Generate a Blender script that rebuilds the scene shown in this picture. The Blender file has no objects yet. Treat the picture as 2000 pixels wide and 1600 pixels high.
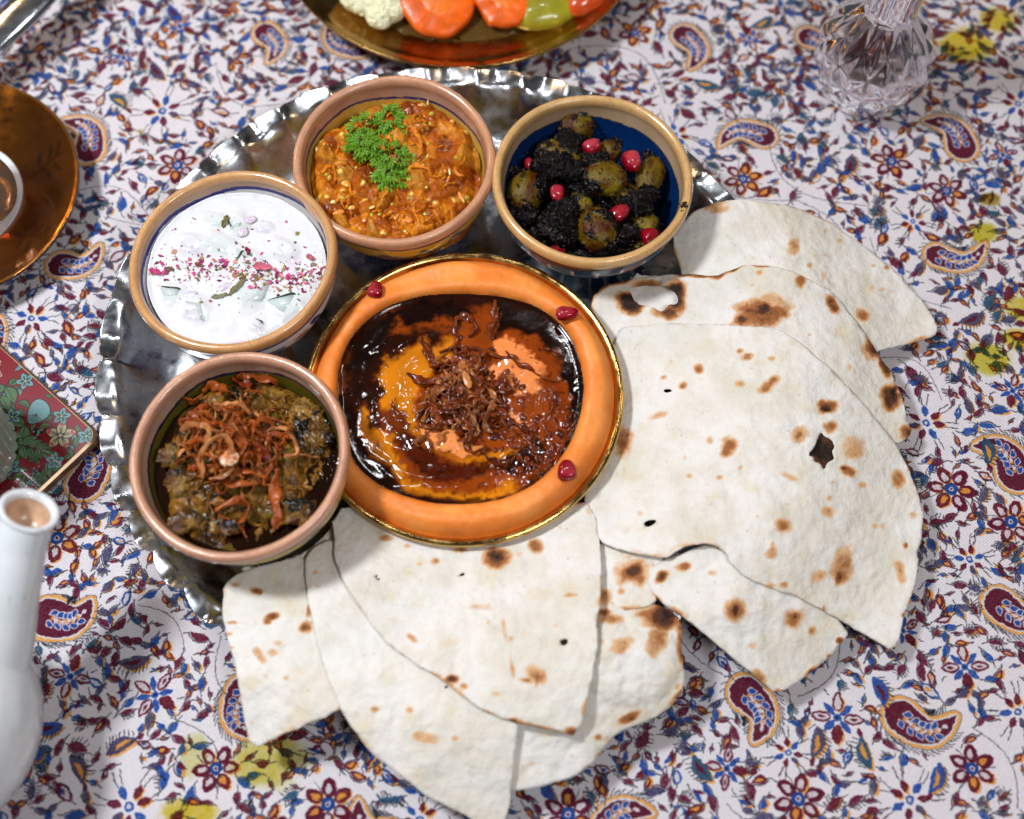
import bpy, bmesh, math, random
import numpy as np
from mathutils import Vector, Matrix

sc = bpy.context.scene
COL = sc.collection
rnd = random.Random(7)
R = math.radians

# ------------------------------------------------------------------ camera
F, TH, DIST = 2680.0, R(67), 0.80
CAM = np.array([0, -DIST*math.cos(TH), DIST*math.sin(TH)])
FW = np.array([0, math.cos(TH), -math.sin(TH)])
UP = np.array([0, math.sin(TH), math.cos(TH)])
cd = bpy.data.cameras.new('camera'); cam = bpy.data.objects.new('camera', cd); COL.objects.link(cam)
cam.location = CAM; cam.rotation_euler = (R(90)-TH, 0, 0)
cd.sensor_width = 36; cd.lens = 36*F/2000; cd.clip_start = .01; cd.clip_end = 50
cd.dof.use_dof = True; cd.dof.focus_distance = .782; cd.dof.aperture_fstop = 3.3
sc.camera = cam

# ------------------------------------------------------------------ light
sc.view_settings.view_transform = 'Standard'; sc.view_settings.look = 'None'
sc.view_settings.exposure = 0.0; sc.view_settings.gamma = 1
world = bpy.data.worlds.new("World"); sc.world = world; world.use_nodes = True
wn = world.node_tree; bg = wn.nodes['Background']
wtc = wn.nodes.new('ShaderNodeTexCoord'); wno = wn.nodes.new('ShaderNodeTexNoise'); wno.inputs['Scale'].default_value = 2.2
wno.inputs['Detail'].default_value = 3
wr = wn.nodes.new('ShaderNodeValToRGB')
wr.color_ramp.elements[0].position = .38; wr.color_ramp.elements[0].color = (.04, .028, .018, 1)
wr.color_ramp.elements[1].position = .66; wr.color_ramp.elements[1].color = (.26, .165, .10, 1)
e_ = wr.color_ramp.elements.new(.52); e_.color = (.15, .17, .19, 1)
wn.links.new(wtc.outputs['Generated'], wno.inputs['Vector']); wn.links.new(wno.outputs['Fac'], wr.inputs[0])
wn.links.new(wr.outputs[0], bg.inputs['Color']); bg.inputs['Strength'].default_value = .44

def area(name, loc, target, w, h, power, color):
    l = bpy.data.lights.new(name, 'AREA'); l.shape = 'RECTANGLE'; l.size = w; l.size_y = h; l.energy = power; l.color = color
    o = bpy.data.objects.new(name, l); COL.objects.link(o); o.location = loc
    o.rotation_euler = (Vector(target)-Vector(loc)).to_track_quat('-Z', 'Y').to_euler()
    return o
area('ceiling_panel_lamp', (-.62, .14, 1.05), (0, -.02, 0), .15, .15, 14.5, (.90, .95, 1))
area('ceiling_strip_lamp', (.46, -.52, 1.15), (.16, -.12, 0), .42, .08, 7.0, (.92, .96, 1))
area('ceiling_spot_lamp', (.10, .60, 1.25), (0, .1, 0), .05, .05, .9, (.95, .97, 1))
area('ceiling_spot_lamp_rear', (-.20, .42, 1.2), (0, .1, 0), .05, .08, .8, (.95, .97, 1))
area('warm_wall_lamp', (-1.0, 1.0, .8), (-.2, .1, 0), .18, .10, 3.0, (1, .62, .3))
area('warm_side_lamp', (1.1, .5, .9), (.1, .1, 0), .14, .14, 1.6, (1, .72, .45))

# ------------------------------------------------------------------ helpers
def un(px, py, z=0.0):
    """point of the place at height z that stands at this spot of the view"""
    d = FW + (px-1000)/F*np.array([1., 0, 0]) - (py-800)/F*UP
    t = (z-CAM[2])/d[2]
    return CAM + t*d
def proj(P):
    P = np.asarray(P, float); v = P-CAM
    dep = v@FW
    return np.stack([1000+F*v[..., 0]/dep, 800-F*(v@UP)/dep], -1)
def S(r, g, b):
    f = lambda c: ((c/255+.055)/1.055)**2.4 if c > 10 else c/255/12.92
    return np.array([f(r), f(g), f(b)])
def sm(a, b, x):
    t = np.clip((x-a)/(b-a), 0, 1); return t*t*(3-2*t)
def mixc(a, b, m):
    return a*(1-m[..., None])+b*m[..., None]

def _hash(i, j, k, s):
    h = (i*374761393 + j*668265263 + k*1274126177 + s*974634777) & 0xffffffff
    h = ((h ^ (h >> 13))*1274126177) & 0xffffffff
    return ((h ^ (h >> 16)) & 0xffff)/65535.0
def vn(P, scale=1., seed=0):
    P = np.asarray(P, float)*scale+1000.5
    if P.shape[-1] == 2: P = np.concatenate([P, np.zeros(P.shape[:-1]+(1,))], -1)
    I = np.floor(P).astype(np.int64); f = P-I; u = f*f*(3-2*f); out = 0
    for a in (0, 1):
        for b in (0, 1):
            for c in (0, 1):
                w = (u[..., 0] if a else 1-u[..., 0])*(u[..., 1] if b else 1-u[..., 1])*(u[..., 2] if c else 1-u[..., 2])
                out = out + w*_hash(I[..., 0]+a, I[..., 1]+b, I[..., 2]+c, seed)
    return out*2-1
def fbm(P, scale, octv=4, seed=0, gain=.5):
    o = 0; a = 1; t = 0
    for k in range(octv):
        o = o+a*vn(P, scale*2**k, seed+k*17); t += a; a *= gain
    return o/t

def tag(o, label=None, cat=None, group=None, kind=None):
    if label: o['label'] = label
    if cat: o['category'] = cat
    if group: o['group'] = group
    if kind: o['kind'] = kind
    return o
def mesh(name, V, Fc, mat=None, smooth=True, col=None, uv=None, extra=None):
    me = bpy.data.meshes.new(name)
    V = np.asarray(V, np.float32)
    if isinstance(Fc, np.ndarray) and Fc.ndim == 2:
        n, k = Fc.shape
        me.vertices.add(len(V)); me.vertices.foreach_set('co', V.ravel())
        me.loops.add(n*k); me.loops.foreach_set('vertex_index', Fc.astype(np.int32).ravel())
        me.polygons.add(n); me.polygons.foreach_set('loop_start', np.arange(0, n*k, k, dtype=np.int32))
        me.update(calc_edges=True)
    else:
        me.from_pydata([tuple(map(float, v)) for v in V], [], [tuple(map(int, f)) for f in Fc]); me.update()
    me.validate()
    if smooth: me.polygons.foreach_set('use_smooth', np.ones(len(me.polygons), bool))
    if col is not None:
        a = me.color_attributes.new('Col', 'FLOAT_COLOR', 'POINT')
        a.data.foreach_set('color', np.concatenate([col, np.ones((len(V), 1))], 1).astype(np.float32).ravel())
    for k, v in (extra or {}).items():
        a = me.attributes.new(k, 'FLOAT', 'POINT'); a.data.foreach_set('value', np.asarray(v, np.float32))
    if uv is not None:
        l = me.uv_layers.new(name='UVMap'); vi = np.zeros(len(me.loops), np.int32); me.loops.foreach_get('vertex_index', vi)
        l.data.foreach_set('uv', np.asarray(uv, np.float32)[vi].ravel())
    if mat: me.materials.append(mat)
    return me
def obj(name, me, parent=None, origin=None, loc=None, rot=None, scale=None):
    o = bpy.data.objects.new(name, me); COL.objects.link(o)
    if parent is not None: o.parent = parent
    if loc is not None: o.location = loc
    if rot is not None: o.rotation_euler = rot
    if scale is not None: o.scale = scale
    return o
def put(name, V, Fc, mat, parent=None, origin=None, **k):
    """vertices in world coordinates -> object with its origin at the parent's base (or at origin)"""
    V = np.asarray(V, float)
    off = np.array(parent.location) if parent is not None and origin is None else np.array(origin if origin is not None else (0, 0, 0))
    me = mesh(name, V-off, Fc, mat, **k)
    if parent is not None and origin is not None:
        return obj(name, me, parent, loc=tuple(off-np.array(parent.location)))
    return obj(name, me, parent, loc=None if parent is not None else tuple(off))
def empty(name, loc, label, cat, group=None):
    o = bpy.data.objects.new(name, None); COL.objects.link(o); o.location = tuple(map(float, loc)); o.empty_display_size = .01
    return tag(o, label, cat, group)

# ------------------------------------------------------------------ materials
def M(name, col=(.5, .5, .5), attr=False, rough=.5, metal=0, coat=0, crough=.05, sss=0, ssr=(1, .4, .2), sscale=.003, bump=(), var=None, spec=.5,
      trans=0, ior=1.45, rvar=None, specks=None, aniso=0, sheen=0):
    m = bpy.data.materials.new(name); m.use_nodes = True; nt = m.node_tree; N = nt.nodes; L = nt.links
    b = N['Principled BSDF']; I = b.inputs
    tc = N.new('ShaderNodeTexCoord')
    def noise(scale, detail=4, rgh=.6):
        n = N.new('ShaderNodeTexNoise'); n.inputs['Scale'].default_value = scale; n.inputs['Detail'].default_value = detail
        n.inputs['Roughness'].default_value = rgh; L.new(tc.outputs['Object'], n.inputs['Vector']); return n
    if attr:
        at = N.new('ShaderNodeAttribute'); at.attribute_name = 'Col'; src = at.outputs['Color']
    else:
        rgb = N.new('ShaderNodeRGB'); rgb.outputs[0].default_value = (*map(float, col), 1); src = rgb.outputs[0]
    if var:
        n = noise(var[0]); mr = N.new('ShaderNodeMapRange'); mr.inputs[1].default_value = .3; mr.inputs[2].default_value = .7
        mr.inputs[3].default_value = 1-var[1]; mr.inputs[4].default_value = 1+var[1]; L.new(n.outputs['Fac'], mr.inputs[0])
        mx = N.new('ShaderNodeVectorMath'); mx.operation = 'SCALE'; L.new(src, mx.inputs[0]); L.new(mr.outputs[0], mx.inputs['Scale']); src = mx.outputs[0]
    if specks:   # (scale, threshold, colour, strength)
        n = noise(specks[0], 2, .5); mr = N.new('ShaderNodeMapRange'); mr.inputs[1].default_value = specks[1]; mr.inputs[2].default_value = specks[1]+.05
        mr.inputs[4].default_value = specks[3]; L.new(n.outputs['Fac'], mr.inputs[0])
        mx = N.new('ShaderNodeMix'); mx.data_type = 'RGBA'; L.new(mr.outputs[0], mx.inputs[0]); L.new(src, mx.inputs[6])
        mx.inputs[7].default_value = (*map(float, specks[2]), 1); src = mx.outputs[2]
    L.new(src, I['Base Color'])
    I['Roughness'].default_value = rough; I['Metallic'].default_value = metal; I['Coat Weight'].default_value = coat
    I['Coat Roughness'].default_value = crough; I['Specular IOR Level'].default_value = spec; I['IOR'].default_value = ior
    I['Transmission Weight'].default_value = trans
    if sheen: I['Sheen Weight'].default_value = sheen
    if sss:
        I['Subsurface Weight'].default_value = sss; I['Subsurface Radius'].default_value = ssr; I['Subsurface Scale'].default_value = sscale
    if rvar:
        n = noise(rvar[0]); mr = N.new('ShaderNodeMapRange'); mr.inputs[1].default_value = .35; mr.inputs[2].default_value = .65
        mr.inputs[3].default_value = rvar[1]; mr.inputs[4].default_value = rvar[2]; L.new(n.outputs['Fac'], mr.inputs[0]); L.new(mr.outputs[0], I['Roughness'])
    prev = None
    for sc_, st, dist in bump:
        n = noise(sc_, 4); bp = N.new('ShaderNodeBump'); bp.inputs['Strength'].default_value = st; bp.inputs['Distance'].default_value = dist
        L.new(n.outputs['Fac'], bp.inputs['Height'])
        if prev: L.new(prev, bp.inputs['Normal'])
        prev = bp.outputs[0]
    if prev:
        L.new(prev, I['Normal'])
        if coat: L.new(prev, I['Coat Normal'])
    return m

# ------------------------------------------------------------------ shape builders (world coordinates)
def lathe(prof, c=(0, 0, 0), seg=96, mod=None, close=False):
    P = np.array(prof, float); n = len(P); a = np.arange(seg)/seg*2*np.pi
    A, Rr = np.meshgrid(a, P[:, 0]); Z = np.repeat(P[:, 1][:, None], seg, 1); Rr = Rr.copy()
    T = np.repeat((np.arange(n)/(n-1))[:, None], seg, 1)
    if mod: Rr, Z = mod(A, Rr, Z, T)
    V = np.stack([c[0]+Rr*np.cos(A), c[1]+Rr*np.sin(A), c[2]+Z], -1).reshape(-1, 3)
    i = np.arange(n if close else n-1)[:, None]; j = np.arange(seg)[None, :]
    a0 = i*seg+j; a1 = i*seg+(j+1) % seg; b0 = ((i+1) % n)*seg+j; b1 = ((i+1) % n)*seg+(j+1) % seg
    Fc = np.stack([a0, a1, b1, b0], -1).reshape(-1, 4)
    return V, Fc, A.ravel(), np.stack([A.ravel()/(2*np.pi), T.ravel()], 1)
def dense(prof, step=.0006):
    out = [prof[0]]
    for p, q in zip(prof, prof[1:]):
        d = math.dist(p, q); k = max(1, int(d/step))
        for t in range(1, k+1): out.append((p[0]+(q[0]-p[0])*t/k, p[1]+(q[1]-p[1])*t/k))
    return out
def smoothprof(pts, k=8):
    """Catmull-Rom through the profile points"""
    P = [np.array(p, float) for p in pts]; P = [2*P[0]-P[1]]+P+[2*P[-1]-P[-2]]; out = []
    for i in range(1, len(P)-2):
        for t in np.arange(k)/k:
            a, b, c, d = P[i-1:i+3]
            out.append(tuple(.5*((2*b)+(-a+c)*t+(2*a-5*b+4*c-d)*t*t+(-a+3*b-3*c+d)*t**3)))
    out.append(tuple(P[-2])); return out
def disc(c, rad, res, zf, skirt=None, inside=None):
    """height field over a round patch; zf(x,y)->z; boundary snapped to the circle"""
    n = int(2*rad/res)+3; g = (np.arange(n)-(n-1)/2)*res
    X, Y = np.meshgrid(g, g); r = np.hypot(X, Y); keep = r < rad
    cell = keep[:-1, :-1] | keep[1:, :-1] | keep[:-1, 1:] | keep[1:, 1:]
    s = np.where(r > rad, rad/np.maximum(r, 1e-9), 1); X = X*s; Y = Y*s
    used = np.zeros((n, n), bool)
    used[:-1, :-1] |= cell; used[1:, :-1] |= cell; used[:-1, 1:] |= cell; used[1:, 1:] |= cell
    idx = -np.ones((n, n), int); idx[used] = np.arange(used.sum())
    x = X[used]+c[0]; y = Y[used]+c[1]; z = zf(x, y)
    i, j = np.nonzero(cell)
    Fc = np.stack([idx[i, j], idx[i, j+1], idx[i+1, j+1], idx[i+1, j]], 1)
    V = np.stack([x, y, z], 1)
    if skirt is not None: V, Fc = add_skirt(V, Fc, skirt)
    return V, Fc
def boundary(Fc):
    k = Fc.shape[1]; e = np.concatenate([Fc[:, [a, (a+1) % k]] for a in range(k)])
    key = np.sort(e, 1); u = key[:, 0].astype(np.int64)*10**8+key[:, 1]
    _, inv, cnt = np.unique(u, return_inverse=True, return_counts=True)
    return e[cnt[inv] == 1]
def add_skirt(V, Fc, dz):
    e = boundary(Fc); b = np.unique(e); m = -np.ones(len(V), int); m[b] = len(V)+np.arange(len(b))
    V2 = V[b].copy(); V2[:, 2] -= dz
    return np.concatenate([V, V2]), np.concatenate([Fc, np.stack([e[:, 1], e[:, 0], m[e[:, 0]], m[e[:, 1]]], 1)])
_ico = {}
def ico(sub):
    if sub not in _ico:
        bm = bmesh.new(); bmesh.ops.create_icosphere(bm, subdivisions=sub, radius=1)
        V = np.array([v.co[:] for v in bm.verts]); Fc = np.array([[v.index for v in f.verts] for f in bm.faces]); bm.free(); _ico[sub] = (V, Fc)
    return _ico[sub]
def rotz(a): c, s = math.cos(a), math.sin(a); return np.array([[c, -s, 0], [s, c, 0], [0, 0, 1]])
def rotx(a): c, s = math.cos(a), math.sin(a); return np.array([[1, 0, 0], [0, c, -s], [0, s, c]])
def roty(a): c, s = math.cos(a), math.sin(a); return np.array([[c, 0, s], [0, 1, 0], [-s, 0, c]])
def blob(c, rad, rot=None, sub=4, ns=0, amp=0, seed=0, ridged=False, octv=4):
    V, Fc = ico(sub)
    n = fbm(V*np.array(rad)/max(rad), ns, octv, seed) if ns else np.zeros(len(V))
    if ridged: n = 1-2*np.abs(n)
    W = V*np.array(rad)*(1+amp*n)[:, None]
    if rot is not None: W = W@rot.T
    return W+np.array(c), Fc, n
def tube(P, w, h=None, seg=8, twist=0., closed=False, ns=0, seed=0):
    """swept strip with an elliptic section; w, h half sizes (scalar or per point)"""
    P = np.asarray(P, float); n = len(P); h = w if h is None else h
    w = np.broadcast_to(w, n); h = np.broadcast_to(h, n)
    T = np.gradient(P, axis=0); T /= np.linalg.norm(T, axis=1)[:, None]+1e-12
    up = np.array([0, 0, 1.]); Sd = np.cross(T, up); bad = np.linalg.norm(Sd, axis=1) < .15
    Sd[bad] = np.cross(T[bad], np.array([1., .3, 0])); Sd /= np.linalg.norm(Sd, axis=1)[:, None]
    Nn = np.cross(Sd, T); tw = twist*np.linspace(0, 1, n) if np.isscalar(twist) else twist
    S2 = Sd*np.cos(tw)[:, None]+Nn*np.sin(tw)[:, None]; N2 = -Sd*np.sin(tw)[:, None]+Nn*np.cos(tw)[:, None]
    a = np.arange(seg)/seg*2*np.pi
    V = P[:, None]+S2[:, None]*(w[:, None]*np.cos(a))[..., None]+N2[:, None]*(h[:, None]*np.sin(a))[..., None]
    if ns: V = V+ (vn(V, ns, seed)*np.minimum(w, h)[:, None]*.5)[..., None]*(V-P[:, None])/(np.linalg.norm(V-P[:, None], axis=2)[..., None]+1e-9)
    V = V.reshape(-1, 3); Fc = []
    i = np.arange(n-1)[:, None]; j = np.arange(seg)[None]
    Fc = np.stack([i*seg+j, i*seg+(j+1) % seg, (i+1)*seg+(j+1) % seg, (i+1)*seg+j], -1).reshape(-1, 4)
    # end caps as quads fan (degenerate-free: to centre points)
    V = np.concatenate([V, P[:1]-T[:1]*w[0]*.5, P[-1:]+T[-1:]*w[-1]*.5]); c0, c1 = len(V)-2, len(V)-1
    F3 = [(c0, (k+1) % seg, k, ) for k in range(seg)]+[(c1, (n-1)*seg+k, (n-1)*seg+(k+1) % seg) for k in range(seg)]
    return V, [tuple(f) for f in Fc.tolist()]+F3
def join(parts):
    Vs, Fs, o = [], [], 0
    for V, Fc in parts:
        Vs.append(V); Fs += [tuple(int(x)+o for x in f) for f in Fc]; o += len(V)
    return np.concatenate(Vs), Fs
def inpoly(x, y, poly):
    ins = np.zeros(np.shape(x), bool); n = len(poly)
    for i in range(n):
        x1, y1 = poly[i]; x2, y2 = poly[(i+1) % n]
        c = ((y1 > y) != (y2 > y)) & (x < (x2-x1)*(y-y1)/((y2-y1) if y2 != y1 else 1e-12)+x1)
        ins ^= c
    return ins
def polydist(x, y, poly, want=False):
    best = np.full(np.shape(x), 1e9); bx = np.zeros_like(best); by = np.zeros_like(best); n = len(poly)
    for i in range(n):
        x1, y1 = poly[i]; x2, y2 = poly[(i+1) % n]; dx, dy = x2-x1, y2-y1
        t = np.clip(((x-x1)*dx+(y-y1)*dy)/(dx*dx+dy*dy+1e-15), 0, 1); qx = x1+t*dx; qy = y1+t*dy
        d = np.hypot(x-qx, y-qy); m = d < best; best = np.where(m, d, best); bx = np.where(m, qx, bx); by = np.where(m, qy, by)
    return (best, bx, by) if want else best
def sdpoly(x, y, poly):
    d = polydist(x, y, poly); return np.where(inpoly(x, y, poly), -d, d)

# ------------------------------------------------------------------ printed canvas
class Canvas:
    def __init__(s, x0, y0, W, H, ppm, bgc):
        s.x0, s.y0, s.W, s.H, s.ppm = x0, y0, W, H, ppm; s.w, s.h = int(W*ppm), int(H*ppm)
        s.a = np.empty((s.h, s.w, 3), np.float32); s.a[:] = np.array(bgc)/255.
        rs = np.random.RandomState(3); s.grain = rs.rand(s.h, s.w).astype(np.float32)
        s.occ = np.zeros((s.h//8+1, s.w//8+1), bool)
    def win(s, xa, xb, ya, yb):
        i0 = max(0, int((xa-s.x0)*s.ppm)-1); i1 = min(s.w, int((xb-s.x0)*s.ppm)+2)
        j0 = max(0, int((ya-s.y0)*s.ppm)-1); j1 = min(s.h, int((yb-s.y0)*s.ppm)+2)
        if i1 <= i0 or j1 <= j0: return None
        X, Y = np.meshgrid(s.x0+(np.arange(i0, i1)+.5)/s.ppm, s.y0+(np.arange(j0, j1)+.5)/s.ppm)
        return slice(j0, j1), slice(i0, i1), X, Y
    def blend(s, sl, cov, c, op=1., grain=.30):
        cov = cov*op*(1-grain*1.25*(s.grain[sl[0], sl[1]] > .66))
        s.a[sl[0], sl[1]] += (np.array(c, np.float32)/255.-s.a[sl[0], sl[1]])*cov[..., None].astype(np.float32)
    def leaf(s, x, y, a, L, W, c, bend=0., hollow=None, p=.8):
        r = L*.62+abs(bend)*L; w = s.win(x-r, x+r, y-r, y+r)
        if w is None: return
        X, Y = w[2]-x, w[3]-y; u = (X*math.cos(a)+Y*math.sin(a))/L+.5; v = -X*math.sin(a)+Y*math.cos(a)
        tt = np.clip(u, 0, 1); v = v-bend*L*4*tt*(1-tt)+bend*L*.5
        wd = W/2*np.sin(np.pi*tt)**p*(1.15-.3*tt); d = (wd-np.abs(v))*s.ppm
        ok = (u > 0) & (u < 1); s.blend(w[:2], np.clip(d+.5, 0, 1)*ok, c)
        if hollow is not None: s.blend(w[:2], np.clip(d-hollow[1]*s.ppm, 0, 1)*ok, hollow[0])
    def disc(s, x, y, r, c, soft=0):
        w = s.win(x-r*1.1-soft, x+r*1.1+soft, y-r*1.1-soft, y+r*1.1+soft)
        if w is None: return
        d = np.hypot(w[2]-x, w[3]-y)
        s.blend(w[:2], np.clip((r-d)*s.ppm+.5, 0, 1), c)
    def stroke(s, pts, wd, c, op=.85):
        for (xa, ya), (xb, yb) in zip(pts, pts[1:]):
            w = s.win(min(xa, xb)-wd, max(xa, xb)+wd, min(ya, yb)-wd, max(ya, yb)+wd)
            if w is None: continue
            dx, dy = xb-xa, yb-ya; t = np.clip(((w[2]-xa)*dx+(w[3]-ya)*dy)/(dx*dx+dy*dy+1e-15), 0, 1)
            d = np.hypot(w[2]-xa-t*dx, w[3]-ya-t*dy); s.blend(w[:2], np.clip((wd/2-d)*s.ppm+.6, 0, 1), c, op)
    def mark(s, x, y, r):
        i, j = int((x-s.x0)*s.ppm/8), int((y-s.y0)*s.ppm/8); k = max(1, int(r*s.ppm/8))
        i0, j0 = max(0, i-k), max(0, j-k); sub = s.occ[j0:j+k+1, i0:i+k+1]
        if sub.size == 0: return
        jj, ii = np.mgrid[j0:j0+sub.shape[0], i0:i0+sub.shape[1]]; sub |= (ii-i)**2+(jj-j)**2 <= k*k
    def free(s, x, y, r):
        i, j = int((x-s.x0)*s.ppm/8), int((y-s.y0)*s.ppm/8); k = max(1, int(r*s.ppm/8))
        if i < 0 or j < 0 or i >= s.occ.shape[1] or j >= s.occ.shape[0]: return False
        sub = s.occ[max(0, j-k):j+k+1, max(0, i-k):i+k+1]
        jj, ii = np.mgrid[max(0, j-k):max(0, j-k)+sub.shape[0], max(0, i-k):max(0, i-k)+sub.shape[1]]
        return not (sub & ((ii-i)**2+(jj-j)**2 <= k*k)).any()
    def image(s, name):
        im = bpy.data.images.new(name, s.w, s.h); px = np.ones((s.h, s.w, 4), np.float32); px[..., :3] = np.clip(s.a, 0, 1)
        im.pixels.foreach_set(px.ravel()); im.update(); im.pack(); return im

# ------------------------------------------------------------------ table and printed cloth
MAR, BLU, SLA, ORA, INK, WHT, TEA, YEL = (82, 12, 34), (22, 60, 138), (58, 54, 88), (214, 142, 58), (24, 24, 34), (208, 200, 204), (28, 66, 98), (206, 182, 30)
K = .0002985
cv = Canvas(-.45, -.36, .90, .80, 3800, (214, 206, 210))
def T2(px, py): p = un(px, py, 0); return p[0], p[1]
def spikes(x, y, a, L, W, side, n, ln, c=INK, bend=0.):
    for i in range(n):
        t = (i+.7)/(n+.4); u = (t-.5)*L; v = side*(W/2*math.sin(math.pi*t)**.8*1.1+1.2*K)
        l = ln*rnd.uniform(.7, 1.25); sl = rnd.uniform(.2, .6)
        p0 = (u, v); p1 = (u+sl*l, v+side*l)
        cv.stroke([(x+p[0]*math.cos(a)-p[1]*math.sin(a), y+p[0]*math.sin(a)+p[1]*math.cos(a)) for p in (p0, p1)], rnd.uniform(1.6, 2.4)*K, c)
def curve(x, y, a, L, turn, wd, c=INK, n=7, op=.8):
    pts = [(x, y)]
    for i in range(n):
        x += math.cos(a)*L/n; y += math.sin(a)*L/n; a += turn/n; pts.append((x, y))
    cv.stroke(pts, wd, c, op); return pts[-1], a
def leafmotif(x, y, L, a=None, typ=None, twig=True):
    a = rnd.uniform(0, 6.28) if a is None else a
    typ = typ or rnd.choice('mmmmbbbssooohhcddw')
    W = L*rnd.uniform(.36, .52); side = rnd.choice((-1, 1)); bend = rnd.uniform(-.12, .12)
    c = {'m': MAR, 'b': BLU, 's': SLA, 'o': MAR, 'h': rnd.choice((BLU, MAR, TEA)), 'c': rnd.choice((MAR, BLU)), 'd': rnd.choice((SLA, TEA, MAR)), 'w': BLU}[typ]
    ox, oy = 3.2*K, rnd.uniform(-4, 0)*K
    if typ in 'oswbd' and rnd.random() < .55: cv.leaf(x+ox+1.5*K, y+oy, a, L*.95, W*.9, ORA, bend)
    if twig:
        tx, ty = x-math.cos(a)*L*.48, y-math.sin(a)*L*.48
        curve(tx, ty, a+math.pi+rnd.uniform(-.5, .5), L*rnd.uniform(.35, .6), rnd.uniform(-1.3, 1.3), 1.7*K)
    if typ == 'c':
        cv.leaf(x, y, a, L*1.05, W*1.25, c, bend, (WHT, 3.4*K)); cv.leaf(x-math.cos(a)*L*.1, y-math.sin(a)*L*.1, a, L*.4, W*.4, rnd.choice((ORA, WHT, BLU)), bend)
    elif typ == 'w':
        cv.leaf(x, y, a+.35*side, L, W*.7, BLU, bend); cv.leaf(x+4*K, y+5*K, a-.5*side, L*.8, W*.6, MAR, bend)
    else:
        cv.leaf(x, y, a, L, W, c, bend)
        if typ == 'o': cv.leaf(x, y, a, L*.55, W*.42, ORA, bend)
        if typ == 'd':
            spikes(x, y, a, L, W, 1, 5, 7*K); spikes(x, y, a, L, W, -1, 5, 7*K)
    # off-register outline along one side, tip twig
    n = 8; pts = []
    for i in range(n+1):
        t = .06+.94*i/n; u = (t-.5)*L*1.12; v = side*(W/2*math.sin(math.pi*min(t, 1))**.8+1.6*K)+bend*L*4*t*(1-t)-bend*L*.5
        pts.append((x+u*math.cos(a)-v*math.sin(a), y+u*math.sin(a)+v*math.cos(a)))
    cv.stroke(pts, 1.7*K, INK, .9)
    cv.stroke([pts[-1], (pts[-1][0]+math.cos(a+side*.3)*L*.22, pts[-1][1]+math.sin(a+side*.3)*L*.22)], 2.2*K, INK)
    if typ == 'h': spikes(x, y, a, L, W, side, 5, 8*K)
def paisley(head, tip, wd, side, spk=True):
    hx, hy = T2(*head); tx, ty = T2(*tip); hx, hy, tx, ty = map(float, (hx, hy, tx, ty))
    dx, dy = tx-hx, ty-hy; L = math.hypot(dx, dy); nx, ny = -dy/L*side, dx/L*side; wd = wd*K
    n = 46; C = []
    for i in range(n):
        t = i/(n-1); x = hx+dx*t+nx*L*.32*math.sin(math.pi*t)*(1-.2*t); y = hy+dy*t+ny*L*.32*math.sin(math.pi*t)*(1-.2*t)
        r = wd*((1-t)**.62*.98+.06)*(1-.12*(1-t)); C.append((x, y, r))
    x0 = min(c[0]-c[2] for c in C)-16*K; x1 = max(c[0]+c[2] for c in C)+16*K; y0 = min(c[1]-c[2] for c in C)-16*K; y1 = max(c[1]+c[2] for c in C)+16*K
    w = cv.win(x0, x1, y0, y1)
    if w is None: return
    d = np.full(w[2].shape, 9.)
    for c in C: d = np.minimum(d, np.hypot(w[2]-c[0], w[3]-c[1])-c[2])
    d = d+.7*K*vn(np.stack([w[2], w[3]], -1), 500, 3); pp = cv.ppm
    cov = lambda t: np.clip((t*K-d)*pp+.5, 0, 1)
    cv.blend(w[:2], cov(11), (214, 206, 210), 1, 0)
    cv.blend(w[:2], cov(3.4)-cov(2.0), INK, .8); cv.blend(w[:2], cov(1.6), ORA); cv.blend(w[:2], cov(-3.6), WHT, 1, .1); cv.blend(w[:2], cov(-6.6), INK, .7); cv.blend(w[:2], cov(-7.4), MAR)
    for q_, c in enumerate(C[3:-12:1]): cv.disc(c[0]+1.6*K*math.sin(q_*.9), c[1]+1.6*K*math.cos(q_*1.3), (2.6+1.4*math.sin(q_*1.1))*K, WHT)
    for i in range(2, n-14, 6):
        c = C[i]; q = C[i+1]; a = math.atan2(q[1]-c[1], q[0]-c[0])
        for sd in (1, -1):
            o = min(c[2]*.42, 11*K); px, py = c[0]-math.sin(a)*o*sd, c[1]+math.cos(a)*o*sd
            cv.leaf(px, py, a+.6*sd, 20*K, 13*K, WHT); cv.leaf(px, py, a+.6*sd, 15*K, 9*K, BLU)
        cv.disc(c[0], c[1], 3.2*K, ORA)
    for i in range(0, n-4, 2):
        c = C[i]; q = C[i+1]; a = math.atan2(q[1]-c[1], q[0]-c[0])
        for sd in ((1, -1) if i else (1, -1)):
            b = a+sd*math.pi/2; l = rnd.uniform(5, 10)*K
            if rnd.random() < .9: cv.stroke([(c[0]+math.cos(b)*(c[2]+5*K), c[1]+math.sin(b)*(c[2]+5*K)), (c[0]+math.cos(b-sd*.35)*(c[2]+5*K+l), c[1]+math.sin(b-sd*.35)*(c[2]+5*K+l))], 1.8*K, INK)
    c = C[0]; a0 = math.atan2(-dy, -dx)
    for q in np.linspace(-1.3, 1.3, 9):
        b = a0+q; cv.stroke([(c[0]+math.cos(b)*(c[2]+4*K), c[1]+math.sin(b)*(c[2]+4*K)), (c[0]+math.cos(b+.2)*(c[2]+11*K), c[1]+math.sin(b+.2)*(c[2]+11*K))], 1.8*K, INK)
    for c in C: cv.mark(c[0], c[1], c[2]+10*K)
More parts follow.
